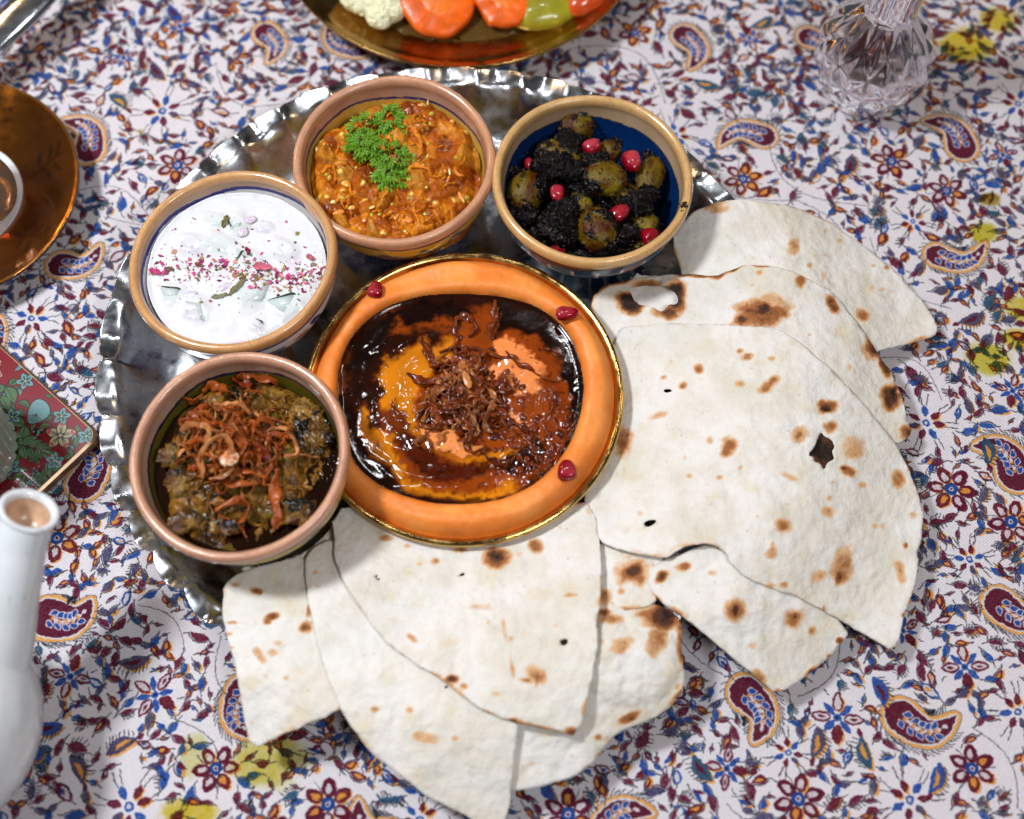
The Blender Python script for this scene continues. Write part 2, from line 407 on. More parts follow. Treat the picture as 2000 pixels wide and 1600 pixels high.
def flowerA(px, py, r=56, n=6, hollow=True):
    x, y = map(float, T2(px, py)); r *= K; a0 = rnd.uniform(0, 6)
    for i in range(n):
        a = a0+i*2*math.pi/n; cx, cy = x+math.cos(a)*r*.63, y+math.sin(a)*r*.63
        cv.leaf(cx+3*K, cy-2*K, a, r*.72, r*.5, ORA if rnd.random() < .6 else MAR, 0, None, .45)
        cv.leaf(cx, cy, a, r*.7, r*.5, MAR, 0, None, .42)
        cv.leaf(cx-math.cos(a)*r*.07, cy-math.sin(a)*r*.07, a, r*.42, r*.24, rnd.choice((WHT, ORA, WHT)), 0, None, .6)
        cv.stroke([(x+math.cos(a)*r*.25, y+math.sin(a)*r*.25), (x+math.cos(a)*r*.42, y+math.sin(a)*r*.42)], 1.4*K, INK)
        b = a+math.pi/n
        if i % 2: curve(x+math.cos(b)*r*.4, y+math.sin(b)*r*.4, b, r*.6, rnd.uniform(-.6, .6), 1.4*K)
    cv.disc(x, y, r*.27, INK); cv.disc(x, y, r*.25, BLU); cv.disc(x, y, r*.11, WHT); cv.disc(x, y, r*.06, MAR); cv.mark(x, y, r*1.0)
def flowerB(px, py, r=58):
    x, y = map(float, T2(px, py)); r *= K; a0 = rnd.uniform(0, 6)
    for i in range(4):
        a = a0+i*math.pi/2; cv.leaf(x+math.cos(a)*r*.45, y+math.sin(a)*r*.45, a, r*.62, r*.26, BLU)
        b = a+math.pi/4; cx, cy = x+math.cos(b)*r*.62, y+math.sin(b)*r*.62
        if i % 2: cv.leaf(cx+3*K, cy-3*K, b, r*.78, r*.42, ORA)
        cv.leaf(cx, cy, b, r*.78, r*.44, MAR, 0, (WHT, 3.8*K) if i != 1 else None, .6)
        if i % 2 == 0: cv.leaf(cx, cy, b, r*.3, r*.12, MAR)
        curve(x+math.cos(b+.4)*r*.9, y+math.sin(b+.4)*r*.9, b+.3, r*.3, 1, 1.6*K)
    cv.disc(x, y, r*.15, BLU); cv.disc(x, y, r*.06, INK); cv.mark(x, y, r*.92)
def star(px, py, r=60, n=7):
    x, y = map(float, T2(px, py)); r *= K; a0 = rnd.uniform(0, 6)
    for i in range(n):
        a = a0+i*2*math.pi/n+rnd.uniform(-.1, .1); c = (MAR, BLU, MAR, SLA)[i % 4]
        if i % 3 == 0: cv.leaf(x+math.cos(a)*r*.42+3*K, y+math.sin(a)*r*.42-3*K, a, r*.42, r*.22, ORA)
        cv.leaf(x+math.cos(a)*r*.42, y+math.sin(a)*r*.42, a, r*.42, r*.22, c)
        for q in (-.12, .1): curve(x+math.cos(a+q)*r*.62, y+math.sin(a+q)*r*.62, a+q, r*.42, rnd.uniform(-.5, .5), 1.7*K)
    cv.disc(x, y, r*.13, BLU); cv.disc(x, y, r*.06, WHT); cv.mark(x, y, r*.98)
def creeper(px, py, L=60):
    x, y = map(float, T2(px, py)); a = rnd.uniform(0, 6); L *= K     # serrated comb leaf
    cv.leaf(x+4*K, y-4*K, a, L, L*.4, ORA, .1); cv.leaf(x, y, a, L, L*.42, rnd.choice((SLA, BLU, TEA)), .1)
    cv.leaf(x+math.cos(a+.3)*L*.05, y+math.sin(a+.3)*L*.05, a+.1, L*.55, L*.14, rnd.choice((MAR, ORA)), .1)
    spikes(x, y, a, L, L*.42, 1, 8, 10*K); cv.leaf(x+math.cos(a)*L*.6, y+math.sin(a)*L*.6, a, L*.3, L*.16, MAR); cv.mark(x, y, L*.5)
for h, t, w, s in [((518, 62), (520, 122), 34, 1), ((1338, 66), (1346, 132), 36, 1), ((1580, 68), (1606, 122), 32, 1), ((1493, 262), (1404, 284), 34, -1),
                   ((1880, 285), (1802, 234), 40, -1), ((1832, 496), (1928, 468), 32, -1), ((172, 290), (118, 232), 40, -1), ((118, 515), (196, 474), 36, -1),
                   ((164, 942), (150, 860), 42, -1), ((95, 1205), (178, 1168), 46, -1), ((1458, 1354), (1470, 1452), 40, 1), ((1762, 1400), (1872, 1394), 40, -1),
                   ((1985, 925), (1900, 870), 44, -1), ((1955, 1180), (2060, 1180), 40, -1), ((474, 1350), (500, 1440), 38, -1), ((1180, 1640), (1280, 1590), 40, 1),
                   ((760, 1640), (700, 1560), 40, 1), ((1560, -60), (1480, -40), 34, 1), ((300, -60), (220, -30), 34, 1), ((700, 90), (640, 40), 32, 1),
                   ((2090, 330), (2150, 380), 40, 1), ((1300, 1690), (1360, 1760), 40, 1), ((-60, 620), (-20, 700), 40, 1)]:
    paisley(h, t, w, s)
for p in [(a_, b_, r_*.86) for a_, b_, r_ in [(345, 321, 52), (1452, 346, 50), (1742, 312, 52), (1850, 370, 48), (1859, 954, 56), (1976, 1018, 54), (110, 1050, 56), (1240, 60, 46), (1560, 1560, 54), (640, 1570, 54), (1110, 1590, 54), (20, 60, 46), (560, 260, 44), (1900, 1500, 50), (420, 1500, 50)]]:
    flowerA(*p)
for p in [(a_, b_, r_*.76) for a_, b_, r_ in [(1636, 1402, 62), (1886, 1302, 58), (300, 1355, 60), (350, 48, 50), (135, 1320, 54), (1465, 70, 48), (1765, 1230, 46), (1960, 300, 46), (1420, 1500, 52), (240, 110, 46), (1980, 760, 50)]]:
    flowerB(*p)
for p in [(316, 214, 66), (1895, 1092, 48), (1810, 825, 60), (1778, 1562, 60), (1784, 430, 46), (250, 1575, 66), (1990, 200, 60), (1990, 1390, 54), (1320, 260, 48), (60, 620, 56), (1640, 200, 44), (1540, 1470, 44), (820, 1600, 50)]:
    star(*p)
for p in [(305, 135), (230, 195), (340, 22), (1490, 40), (235, 1455), (260, 1290), (1720, 1350), (1595, 1450), (1690, 1470), (1370, 1500), (1900, 620), (1930, 880), (1380, 160), (1660, 320), (410, 1180), (90, 1420), (1830, 1520), (640, 20), (150, 1500)]:
    creeper(*p)
def vine(p0, p1, bow, n=20):
    a = T2(*p0); b = T2(*p1); dx, dy = b[0]-a[0], b[1]-a[1]; pts = []
    for i in range(n+1):
        t = i/n; q = bow*math.sin(math.pi*t); pts.append((float(a[0]+dx*t-dy*q), float(a[1]+dy*t+dx*q)))
    cv.stroke(pts, 1.5*K, INK, .7)
    for p in pts[::1]: cv.mark(p[0], p[1], 2*K)
for v in [((1290, 210), (1560, 390), -.25), ((1560, 390), (1660, 520), .2), ((1500, 220), (1700, 400), -.3), ((1420, 1570), (1720, 1640), -.2), ((1335, 1160), (1500, 1130), .2), ((1310, 1220), (1440, 1330), -.1),
          ((430, 1240), (500, 1390), -.25), ((330, 1400), (420, 1560), .25), ((270, 1180), (360, 1270), .2), ((120, 380), (290, 420), .25), ((1700, 700), (1840, 780), .3), ((1700, 460), (1860, 600), -.2),
          ((1640, 1240), (1560, 1360), .2), ((1900, 1420), (1990, 1580), .2), ((60, 860), (10, 1200), .1), ((560, 330), (200, 420), .2), ((420, 120), (560, 200), -.3), ((1120, 90), (1300, 200), .3)]:
    vine(*v)
x0, y0 = cv.x0, cv.y0
for size, tries in ((34, 3600), (25, 11000), (18, 16000), (12, 15000)):
    for _ in range(tries):
        x = x0+rnd.random()*cv.W; y = y0+rnd.random()*cv.H; s_ = size*rnd.uniform(.88, 1.12)
        if not cv.free(x, y, s_*.43*K): continue
        if size == 12: leafmotif(x, y, s_*1.05*K, None, rnd.choice('mmbo'), True)
        elif size == 34 and rnd.random() < .5:
            a = rnd.uniform(0, 6.28)
            for q in range(3): leafmotif(x+math.cos(a+q*2.1)*10*K, y+math.sin(a+q*2.1)*10*K, s_*.7*K, a+q*2.1, rnd.choice('mbos'), False)
            cv.disc(x, y, 3.4*K, rnd.choice((BLU, TEA)))
        else: leafmotif(x, y, s_*1.10*K)
        cv.mark(x, y, s_*.47*K)
# tea and turmeric stains on the cloth
def stain(px, py, rx, ry, c, op, seed):
    x, y = map(float, T2(px, py)); w = cv.win(x-rx*K*1.8, x+rx*K*1.8, y-ry*K*1.8, y+ry*K*1.8)
    if w is None: return
    P = np.stack([w[2], w[3]], -1); d = np.hypot((w[2]-x)/(rx*K), (w[3]-y)/(ry*K))+.38*fbm(P, 90, 4, seed)
    m = (sm(1.15, .6, d)*op*(.9+.25*fbm(P, 300, 3, seed+3)))[..., None]; A = cv.a[w[0], w[1]]; A[...] = A*(1-m)+A*np.array(c, np.float32)/255.*1.06*m
for s_ in [(1890, 85, 60, 55, YEL, .95, 1), (1955, 35, 50, 40, YEL, .9, 2), (1935, 700, 52, 38, (196, 186, 40), .95, 3), (1990, 660, 40, 30, YEL, .9, 4), (1934, 386, 24, 18, (150, 120, 20), .95, 5),
           (1922, 452, 34, 26, (190, 180, 30), .95, 6), (520, 1485, 70, 50, (196, 186, 66), .85, 7), (360, 1590, 55, 26, YEL, .9, 8), (378, 1470, 26, 40, (200, 196, 90), .6, 9), (272, 254, 12, 8, YEL, .5, 10), (1560, 90, 10, 8, YEL, .4, 11), (2000, 600, 40, 30, YEL, .8, 12)]:
    stain(*s_)
im = cv.image('cloth_print')
m = bpy.data.materials.new('printed_cotton'); m.use_nodes = True; nt = m.node_tree; N, L = nt.nodes, nt.links; b = N['Principled BSDF']
uvn = N.new('ShaderNodeUVMap'); uvn.uv_map = 'UVMap'
ns = N.new('ShaderNodeTexNoise'); ns.inputs['Scale'].default_value = 330; ns.inputs['Detail'].default_value = 4
L.new(uvn.outputs[0], ns.inputs['Vector'])
s1 = N.new('ShaderNodeVectorMath'); s1.operation = 'SUBTRACT'; s1.inputs[1].default_value = (.5, .5, .5); L.new(ns.outputs['Color'], s1.inputs[0])
s2 = N.new('ShaderNodeVectorMath'); s2.operation = 'SCALE'; s2.inputs['Scale'].default_value = .0030; L.new(s1.outputs[0], s2.inputs[0])
s3 = N.new('ShaderNodeVectorMath'); L.new(uvn.outputs[0], s3.inputs[0]); L.new(s2.outputs[0], s3.inputs[1])
ti = N.new('ShaderNodeTexImage'); ti.image = im; ti.extension = 'MIRROR'; ti.interpolation = 'Cubic'; L.new(s3.outputs[0], ti.inputs[0])
tc = N.new('ShaderNodeTexCoord'); sx = N.new('ShaderNodeSeparateXYZ'); L.new(tc.outputs['Object'], sx.inputs[0])
def mth(op, a, bb=None, c=None):
    n = N.new('ShaderNodeMath'); n.operation = op
    for i, v in enumerate((a, bb, c)):
        if v is None: continue
        if isinstance(v, (int, float)): n.inputs[i].default_value = v
        else: L.new(v, n.inputs[i])
    return n.outputs[0]
wx = mth('SINE', mth('MULTIPLY', sx.outputs[0], 2*math.pi/.0019)); wy = mth('SINE', mth('MULTIPLY', sx.outputs[1], 2*math.pi/.0017))
wv = mth('ADD', mth('MULTIPLY', mth('MULTIPLY', wx, wy), .5), .5); tn = N.new('ShaderNodeTexNoise'); tn.inputs['Scale'].default_value = 900; L.new(tc.outputs['Object'], tn.inputs['Vector'])
hh = mth('ADD', mth('MULTIPLY', wv, .7), mth('MULTIPLY', tn.outputs['Fac'], .8))
mr = N.new('ShaderNodeMapRange'); mr.inputs[1].default_value = .25; mr.inputs[2].default_value = 1.1; mr.inputs[3].default_value = .74; mr.inputs[4].default_value = 1.06; L.new(hh, mr.inputs[0])
ms = N.new('ShaderNodeVectorMath'); ms.operation = 'SCALE'; L.new(ti.outputs[0], ms.inputs[0]); L.new(mr.outputs[0], ms.inputs['Scale']); L.new(ms.outputs[0], b.inputs['Base Color'])
bp = N.new('ShaderNodeBump'); bp.inputs['Strength'].default_value = .8; bp.inputs['Distance'].default_value = .0005; L.new(hh, bp.inputs['Height']); L.new(bp.outputs[0], b.inputs['Normal'])
b.inputs['Roughness'].default_value = .9; b.inputs['Specular IOR Level'].default_value = .15
CLOTH = m
g = np.linspace(-1.1, 1.1, 441); X, Y = np.meshgrid(g, g); P2 = np.stack([X, Y], -1)
Z = .0014*fbm(P2, 9, 3, 5)+.0003*fbm(P2, 40, 2, 8)-.0017
n = len(g); i, j = np.mgrid[0:n-1, 0:n-1]; a0 = (i*n+j).ravel()
Fq = np.stack([a0, a0+1, a0+n+1, a0+n], 1)
V = np.stack([X.ravel(), Y.ravel(), Z.ravel()], 1)
o = put('tablecloth', V, Fq, CLOTH, uv=np.stack([(V[:, 0]-cv.x0)/cv.W, (V[:, 1]-cv.y0)/cv.H], 1))
tag(o, 'block printed cotton tablecloth with paisley, flowers and leaves in maroon and blue', 'tablecloth')
wood = M('table_wood', S(90, 60, 38), rough=.5, bump=[(30, .2, .001)], var=(20, .2))
bm = bmesh.new(); bmesh.ops.create_cube(bm, size=1); bmesh.ops.scale(bm, vec=(2.24, 2.24, .04), verts=bm.verts); bmesh.ops.translate(bm, vec=(0, 0, -.026), verts=bm.verts)
bmesh.ops.bevel(bm, geom=bm.edges[:], offset=.004, segments=2, affect='EDGES')
me = bpy.data.meshes.new('table_surface'); bm.to_mesh(me); bm.free(); me.materials.append(wood); tag(obj('table_surface', me), kind='structure')

# ------------------------------------------------------------------ silver tray with fluted rim
TC = np.array([-.0375, .0224]); TR = .1975
silver = M('old_silver', (.62, .63, .66), rough=.2, metal=1, var=(45, .35), rvar=(60, .12, .38), bump=[(70, .25, .0008), (900, .08, .0002)])
prof = dense([(.0008, .0036), (.10, .0036), (.158, .0036)], .004)+smoothprof([(.160, .0038), (.168, .0062), (.176, .0135), (.1835, .0235), (.187, .0272), (.1905, .0288), (.194, .0300), (.1975, .0308)], 6)
prof = [(r*TR/.1975, z) for r, z in prof]; prof += [(TR-.0004, .0296), (.1925, .0282), (.187, .0258), (.176, .012), (.166, .0040), (.158, .0022), (.001, .0022)]
def flute(A, Rr, Z, T):
    n = 38; ph = A*n/2+.5*np.sin(A*3+1)+.35*np.sin(A*5)
    sc_ = np.abs(np.sin(ph)); w = sm(.176, .1965, Rr)
    crease = np.exp(-(sc_/.16)**2)
    jit = .5+.5*np.sin(A*11+2)
    R2 = Rr+w*(.0042*(sc_-.55)-.0010*crease*sm(.188, .196, Rr))
    lip = sm(.186, .190, Rr)
    Z2 = Z+w*(-.0034*(sc_-.6)+.0010*crease*lip*jit)+lip*.0010*np.sin(2*ph+.9)+.0012*lip*np.sin(A*7)
    P = np.stack([R2*np.cos(A), R2*np.sin(A)], -1)
    return R2, Z2+.0007*fbm(P, 60, 3, 4)*sm(.02, .15, Rr)
V, Fc, A_, uv = lathe(prof, (TC[0], TC[1], 0), 920, flute)
tray = empty('serving_tray', (TC[0], TC[1], 0), 'round old silver serving tray with a crimped fluted rim, carrying the bowls and bread', 'tray')
put('tray_body', V, Fc, silver, tray)
# engraved ring of leaves on the tray floor
eng = M('engraved_line', (.16, .16, .17), rough=.45, metal=1)
bm_parts = []
for i in range(48):
    a = i/48*2*math.pi
    for q, rr in ((.05, .150), (-.05, .150), (0, .142)):
        p = [(TC[0]+math.cos(a+q*t)*(rr-.008*(1-t)), TC[1]+math.sin(a+q*t)*(rr-.008*(1-t)), .00375) for t in np.linspace(0, 1, 4)]
        bm_parts.append(tube(p, .0004, .00012, 4))
V, Fc = join(bm_parts); put('engraving', V, Fc, eng, tray)

# ------------------------------------------------------------------ glazed ramekins
def bowl_profile(Rm, H):
    k = Rm/.0588; z = H-.058
    P = [(.0006, .0065), (.020*k, .0068), (.033*k, .0105), (.0425*k, .018), (.0480*k, .030), (.0512*k, .042), (.0528*k, .050), (.0530*k, .0545),
         (.0540*k, .0572), (.0560*k, .0582), (.0578*k, .0574), (.0588*k, .0548), (.0586*k, .0520), (.0570*k, .0496), (.0562*k, .0478), (.0562*k, .0440), (.0546*k, .036), (.0495*k, .025), (.0420*k, .0135), (.0335*k, .0055), (.030*k, .0022), (.030*k, .0004), (.026*k, .0002), (.0240*k, .0025), (.0006, .003)]
    return smoothprof(P, 14)
def ramekin(name, cx, cy, Rm, z0, rim, inner, outer, lin, label, tilt=(0, 0), innercol=None, outfn=None, seed=0):
    root = empty(name, (cx, cy, z0), label, 'bowl', 'glazed clay bowls on the silver tray')
    pr = bowl_profile(Rm, .058); seg = 360
    pr = [p for i, p in enumerate(pr)]
    V, Fc, A, uv = lathe(pr, (0, 0, 0), seg, lambda A, Rr, Z, T: (Rr*(1+.006*np.sin(2*A+seed)+.003*np.sin(5*A+seed)), Z+.0004*np.sin(3*A+seed*2)))
    r = np.hypot(V[:, 0], V[:, 1]); z = V[:, 2]; idx = np.repeat(np.arange(len(pr)), seg); it = idx/14.
    k = Rm/.0588
    c = np.tile(inner, (len(V), 1)).astype(float)
    ins = it < 7.5; lip = (it >= 6.6) & (it < 13.4); out = it >= 13.4
    wob = .0010*np.sin(A*2+seed)+.0006*np.sin(A*7+seed*3)
    P3 = V*1.0; nz = fbm(P3, 60, 4, seed)
    # inside: line and painted zone beneath it
    zl = lin[0]+wob
    zone = ins & (z < zl); c[zone] = innercol if innercol is not None else inner
    if lin[2] is not None:
        ln = ins & (np.abs(z-zl) < lin[1]); c[ln] = lin[2]
    c[lip] = rim
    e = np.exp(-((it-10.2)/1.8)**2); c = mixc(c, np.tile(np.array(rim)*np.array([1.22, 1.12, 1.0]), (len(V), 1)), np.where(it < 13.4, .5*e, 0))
    if out.any():
        co = outfn(A[out], z[out], nz[out]); c[out] = co
    c[it > 19.5] = S(150, 95, 60)
    c *= (1+.16*nz)[:, None]
    me = mesh('bowl_body', V, Fc, glaze, col=c)
    # split: body and rim are two pieces with their own look
    f_it = it[Fc[:, 0]]; lipf = (f_it >= 7) & (f_it < 13)
    def sub(sel, nm, mt):
        F2 = Fc[sel]; u, inv = np.unique(F2, return_inverse=True)
        o = obj(nm, mesh(nm, V[u], inv.reshape(F2.shape), mt, col=c[u]), root); return o
    bpy.data.meshes.remove(me)
    sub(~lipf, 'bowl_body', glaze); sub(lipf, 'bowl_rim', glaze_rim)
    root.rotation_euler = (tilt[0], tilt[1], 0)
    return root
glaze = M('clay_glaze', attr=True, rough=.28, coat=.5, crough=.08, bump=[(240, .12, .0006), (1400, .1, .0002)], specks=(900, .66, S(90, 52, 34), .55), var=(50, .1))
glaze_rim = M('clay_glaze_rim', attr=True, rough=.24, coat=.7, crough=.06, bump=[(420, .22, .0006), (1800, .15, .0002)], specks=(1100, .62, S(110, 62, 36), .5), var=(120, .12))
NAVY, YLW = S(28, 34, 96), S(205, 165, 40)
def out_white(A, z, n):
    c = np.tile(S(176, 158, 150), (len(A), 1)); c[z < .046] = S(214, 214, 216)
    s_ = np.sin(A*9)+.7*np.sin(A*17+z*300); c[(s_ > .9) & (z < .044) & (z > .02)] = NAVY; c[np.abs(z-.0462) < .0008] = NAVY; c[(z < .036+.004*np.sin(A*6)) & (s_ < -.5)] = S(190, 130, 60)
    c[(z < .04) & (np.sin(A*5+1) > .75)] = S(70, 60, 90); return c
def out_orange(A, z, n):
    c = np.tile(S(160, 110, 80), (len(A), 1)); c[z < .0465] = YLW
    y = (z-.036)/.009; wv = np.sin(A*14+1.2*np.sin(A*5)); d = np.abs(y-.75*wv*np.abs(np.cos(A*7)))
    c[(d < .28) & (y < 1)] = S(90, 80, 90); c[(y < .75*wv*np.abs(np.cos(A*7))-.28) & (np.sin(A*7+.8) > -.2) & (z > .02)] = S(214, 150, 110)
    c[np.abs(z-.0470) < .0007] = NAVY; c[z < .018] = S(80, 84, 120); return c
def out_olive(A, z, n):
    c = np.tile(S(60, 52, 50), (len(A), 1)); c[z < .045] = S(20, 74, 110); s_ = np.sin(A*6+.6)
    c[(s_ > .55) & (z < .043)] = S(96, 130, 150); c[(np.sin(A*6+2.2) > .7) & (z < .043) & (z > .014)] = S(126, 86, 84); c[(np.abs(np.sin(A*12+1)) > .985) & (z < .042)] = S(230, 220, 210); return c
def out_brown(A, z, n):
    c = np.tile(S(120, 84, 60), (len(A), 1)); c[z < .0445] = S(196, 170, 40); c[(np.sin(A*8+z*200) > .5) & (z < .042)] = S(64, 66, 96); c[np.abs(z-.0450) < .0007] = NAVY; c[(np.sin(A*16) > .8) & (z < .036)] = S(200, 196, 190); return c
def at(px0, px1, py0, py1, z): p = un((px0+px1)/2, (py0+py1)/2, z); return float(p[0]), float(p[1])
H = .058
wx_, wy_ = -.1540, .0648; ox_, oy_ = -.0684, .1326; lx_, ly_ = .0464, .1196; bx_, by_ = -.1392, -.0538
Z0 = .0040
white_b = ramekin('ramekin', wx_, wy_, .0588, Z0+.001, S(190, 142, 94), S(190, 156, 130), None, (.0485, .0014, S(40, 44, 120)), 'tan glazed clay bowl with a blue inner line, holding white yogurt', (R(-1.0), R(-3.0)), S(220, 214, 212), out_white, 1)
orange_b = ramekin('ramekin', ox_, oy_, .0588, Z0, S(186, 136, 106), S(180, 140, 118), None, (.0455, .0009, NAVY), 'pinkish clay bowl with yellow painted sides, holding orange mash and parsley', (0, 0), S(196, 160, 70), out_orange, 2)
olive_b = ramekin('ramekin', lx_, ly_, .0580, Z0, S(192, 152, 100), S(176, 146, 114), None, (.0435, .0006, S(20, 40, 70)), 'tan clay bowl with a deep blue inside, holding dressed olives', (0, 0), S(4, 42, 92), out_olive, 3)
brown_b = ramekin('ramekin', bx_, by_, .0586, Z0+.008, S(188, 140, 114), S(182, 146, 124), None, (.0450, .0010, S(20, 22, 60)), 'pinkish brown clay bowl holding aubergine dip with fried onions', (R(0), R(-3.5)), S(96, 84, 22), out_brown, 4)

# ------------------------------------------------------------------ brass dish
brass = M('polished_brass', (.62, .40, .13), rough=.16, metal=1, var=(60, .25), rvar=(120, .10, .32), bump=[(300, .12, .0004)])
dx_, dy_ = -.0270, -.0046; DR = .0895; DZ = .0325
prof = smoothprof([(.0006, .0020), (.040, .0022), (.060, .0060), (.075, .0150), (.0832, .0250), (.0845, .0290), (.0856, .0312), (.0876, .0322), (.0892, .0314), (.0895, .0296), (.0880, .0282), (.0855, .0272), (.0780, .0150), (.062, .0035), (.050, .0004), (.030, .0003), (.0006, .0004)], 6)
V, Fc, A_, uv = lathe(prof, (dx_, dy_, .0036), 240)
dish = empty('brass_dish', (dx_, dy_, .0036), 'round brass dish with a rolled rim, holding the orange hummus', 'dish'); put('dish_body', V, Fc, brass, dish)

# ------------------------------------------------------------------ brass plate at the back
gold = M('amber_brass', (.46, .27, .08), rough=.2, metal=1, var=(24, .4), rvar=(60, .10, .30), bump=[(90, .2, .0012)])
px_, py_ = -.0335, .3485; PR = .1248
prof = smoothprof([(.0006, .0050), (.06, .0055), (.085, .0080), (.108, .0150), (.118, .0208), (.1225, .0232), (.1238, .0246), (.1248, .0250), (.1252, .0236), (.1240, .0214), (.118, .0180), (.108, .0110), (.088, .0040), (.080, .0006), (.0006, .0006)], 6)
V, Fc, A_, uv = lathe(prof, (px_, py_, 0), 200)
plate = empty('brass_plate', (px_, py_, 0), 'shallow amber brass plate at the back, holding pickled vegetables', 'plate'); put('plate_body', V, Fc, gold, plate)
brine = M('pickle_brine', (.55, .30, .07), rough=.03, trans=.85, ior=1.33, coat=0)
V, Fc = disc((px_, py_), .094, .0015, lambda x, y: .0112+.0003*fbm(np.stack([x, y], -1), 60, 2, 3)); V, Fc = add_skirt(V, Fc, .001)
tag(put('brine', V, Fc, brine), 'thin pool of pickling brine in the brass plate', 'brine')

def pose(V, c, rz=0, rx=0, ry=0): return V@(rotz(rz)@rotx(rx)@roty(ry)).T+np.array(c)
carrot = M('carrot_flesh', S(222, 92, 14), rough=.25, sss=.05, bump=[(260, .5, .0010), (60, .3, .002)], var=(90, .25))
def slice_(name, px, py, z, r, th, rz, tilt, label, core=True, sides=0, k=1.):
    c = un(px, py, z); seg = 48
    pr = [(.0002, th/2), (r*.45, th/2), (r*.9, th/2), (r*.985, th*.36), (r, 0), (r*.985, -th*.36), (r*.9, -th/2), (.0002, -th/2)]
    def md(A, Rr, Z, T):
        w = 1+.03*np.sin(3*A+rz)+.02*np.sin(7*A)
        if sides: w = w*np.cos(np.pi/sides)/np.cos((A % (2*np.pi/sides))-np.pi/sides)
        return Rr*w, Z+.0003*np.sin(9*A)*(Rr/r)
    V, Fc, A, uv = lathe(pr, (0, 0, 0), seg, md); V[:, 1] *= k
    root = empty(name, c, label, 'vegetable slice', 'pickled vegetables on the brass plate')
    put('flesh', pose(V, c, rz, tilt), Fc, carrot, root)
    if core:
        V, Fc, A, uv = lathe([(.0002, th/2+.0004), (r*.38, th/2+.0004), (r*.44, th/2-.0004)], (0, 0, 0), seg, md); V[:, 1] *= k
        put('core', pose(V, c, rz, tilt), Fc, M('carrot_core', S(226, 110, 24), rough=.35, var=(120, .2), bump=[(300, .4, .001)]), root)
slice_('carrot_slice', 856, 6, .020, .0245, .008, .3, R(14), 'round orange pickled carrot slice, darker one beside the cauliflower', k=.95)
slice_('carrot_slice', 985, 2, .022, .0205, .007, .0, R(8), 'bright orange pickled carrot slice with a straight cut lower corner', sides=6)
pick = M('pickle_green', S(150, 142, 34), rough=.25, coat=.6, sss=.2, ssr=(.5, 1, .1), var=(50, .3), bump=[(120, .2, .001)])
V, Fc, n = blob(un(1062, 14, .016), (.026, .017, .010), rotz(.3), 5, 3, .05, 9)
tag(put('green_pickle', V, Fc, pick, origin=un(1062, 14, .010)), 'olive green pickled vegetable lying behind the carrot slice', 'pickle', 'pickled vegetables on the brass plate')
V, Fc, n = blob(un(1150, -8, .018), (.020, .011, .010), rotz(.8), 5, 3, .06, 12)
tag(put('red_pickle', V, Fc, M('pickle_red', S(196, 72, 22), rough=.25, coat=.6, sss=.2, var=(50, .25)), origin=un(1150, -8, .01)), 'reddish pickled pepper piece at the far right of the brass plate', 'pickle', 'pickled vegetables on the brass plate')
cau = M('cauliflower', S(226, 222, 186), rough=.6, sss=.3, ssr=(1, .9, .6), bump=[(500, .6, .0012), (1400, .4, .0006)], var=(200, .12))
croot = empty('cauliflower_floret', un(744, 8, .012), 'pale pickled cauliflower floret at the left of the brass plate', 'cauliflower')
for q, (a, b, rr) in enumerate([(700, -12, .011), (726, 2, .010), (752, 4, .011), (764, 18, .008), (742, 30, .008), (748, 42, .0045), (712, 6, .008), (772, 0, .008)]):
    V, Fc, n = blob(un(a, b, .019), (rr, rr, rr*.8), None, 5, 3.5, .22, 20+q, True); put('curd', V, Fc, cau, croot)
V, Fc = tube([un(744, 40, .012), un(738, 0, .014), un(730, -40, .016)], [.004, .006, .008], seg=12); put('stalk', V, Fc, M('cauliflower_stalk', S(206, 210, 150), rough=.4, sss=.3), croot)
# bubbles clinging to the plate floor
bub = M('bubble', (1, .95, .85), rough=.02, trans=1, ior=1.2)
parts = []
rb = random.Random(5)
for q in range(26):
    V, Fc, n = blob(un(rb.uniform(800, 900), rb.uniform(70, 100), .0112), (rb.uniform(.0008, .0022),)*2+(.0007,), None, 2); parts.append((V, Fc))
V, Fc = join(parts); tag(put('brine_bubbles', V, Fc, bub), 'tiny bubbles on the brine in the brass plate', 'bubbles', kind='stuff')

# ------------------------------------------------------------------ amber saucer with tea glass at the left
sx_, sy_ = -.3424, .1385; SR = .0784
amber = M('amber_lustre_glass', attr=True, rough=.1, metal=.9, coat=1, crough=.03, bump=[(60, .12, .001)], rvar=(40, .06, .22))
prof = smoothprof([(.0006, .0060), (.030, .0062), (.036, .0064), (.0405, .0075), (.052, .0118), (.066, .0178), (.074, .0206), (.0775, .0214), (.0784, .0206), (.0778, .0190), (.070, .0160), (.055, .0095), (.043, .0035), (.0395, .0003), (.0006, .0003)], 8)
V, Fc, A, uv = lathe(prof, (sx_, sy_, 0), 420)
r = np.hypot(V[:, 0]-sx_, V[:, 1]-sy_); top = np.repeat(np.arange(len(prof)), 420) < 8*7.4
c = np.tile(S(150, 84, 18), (len(V), 1)); c *= (1+.3*fbm(V, 40, 3, 2))[:, None]
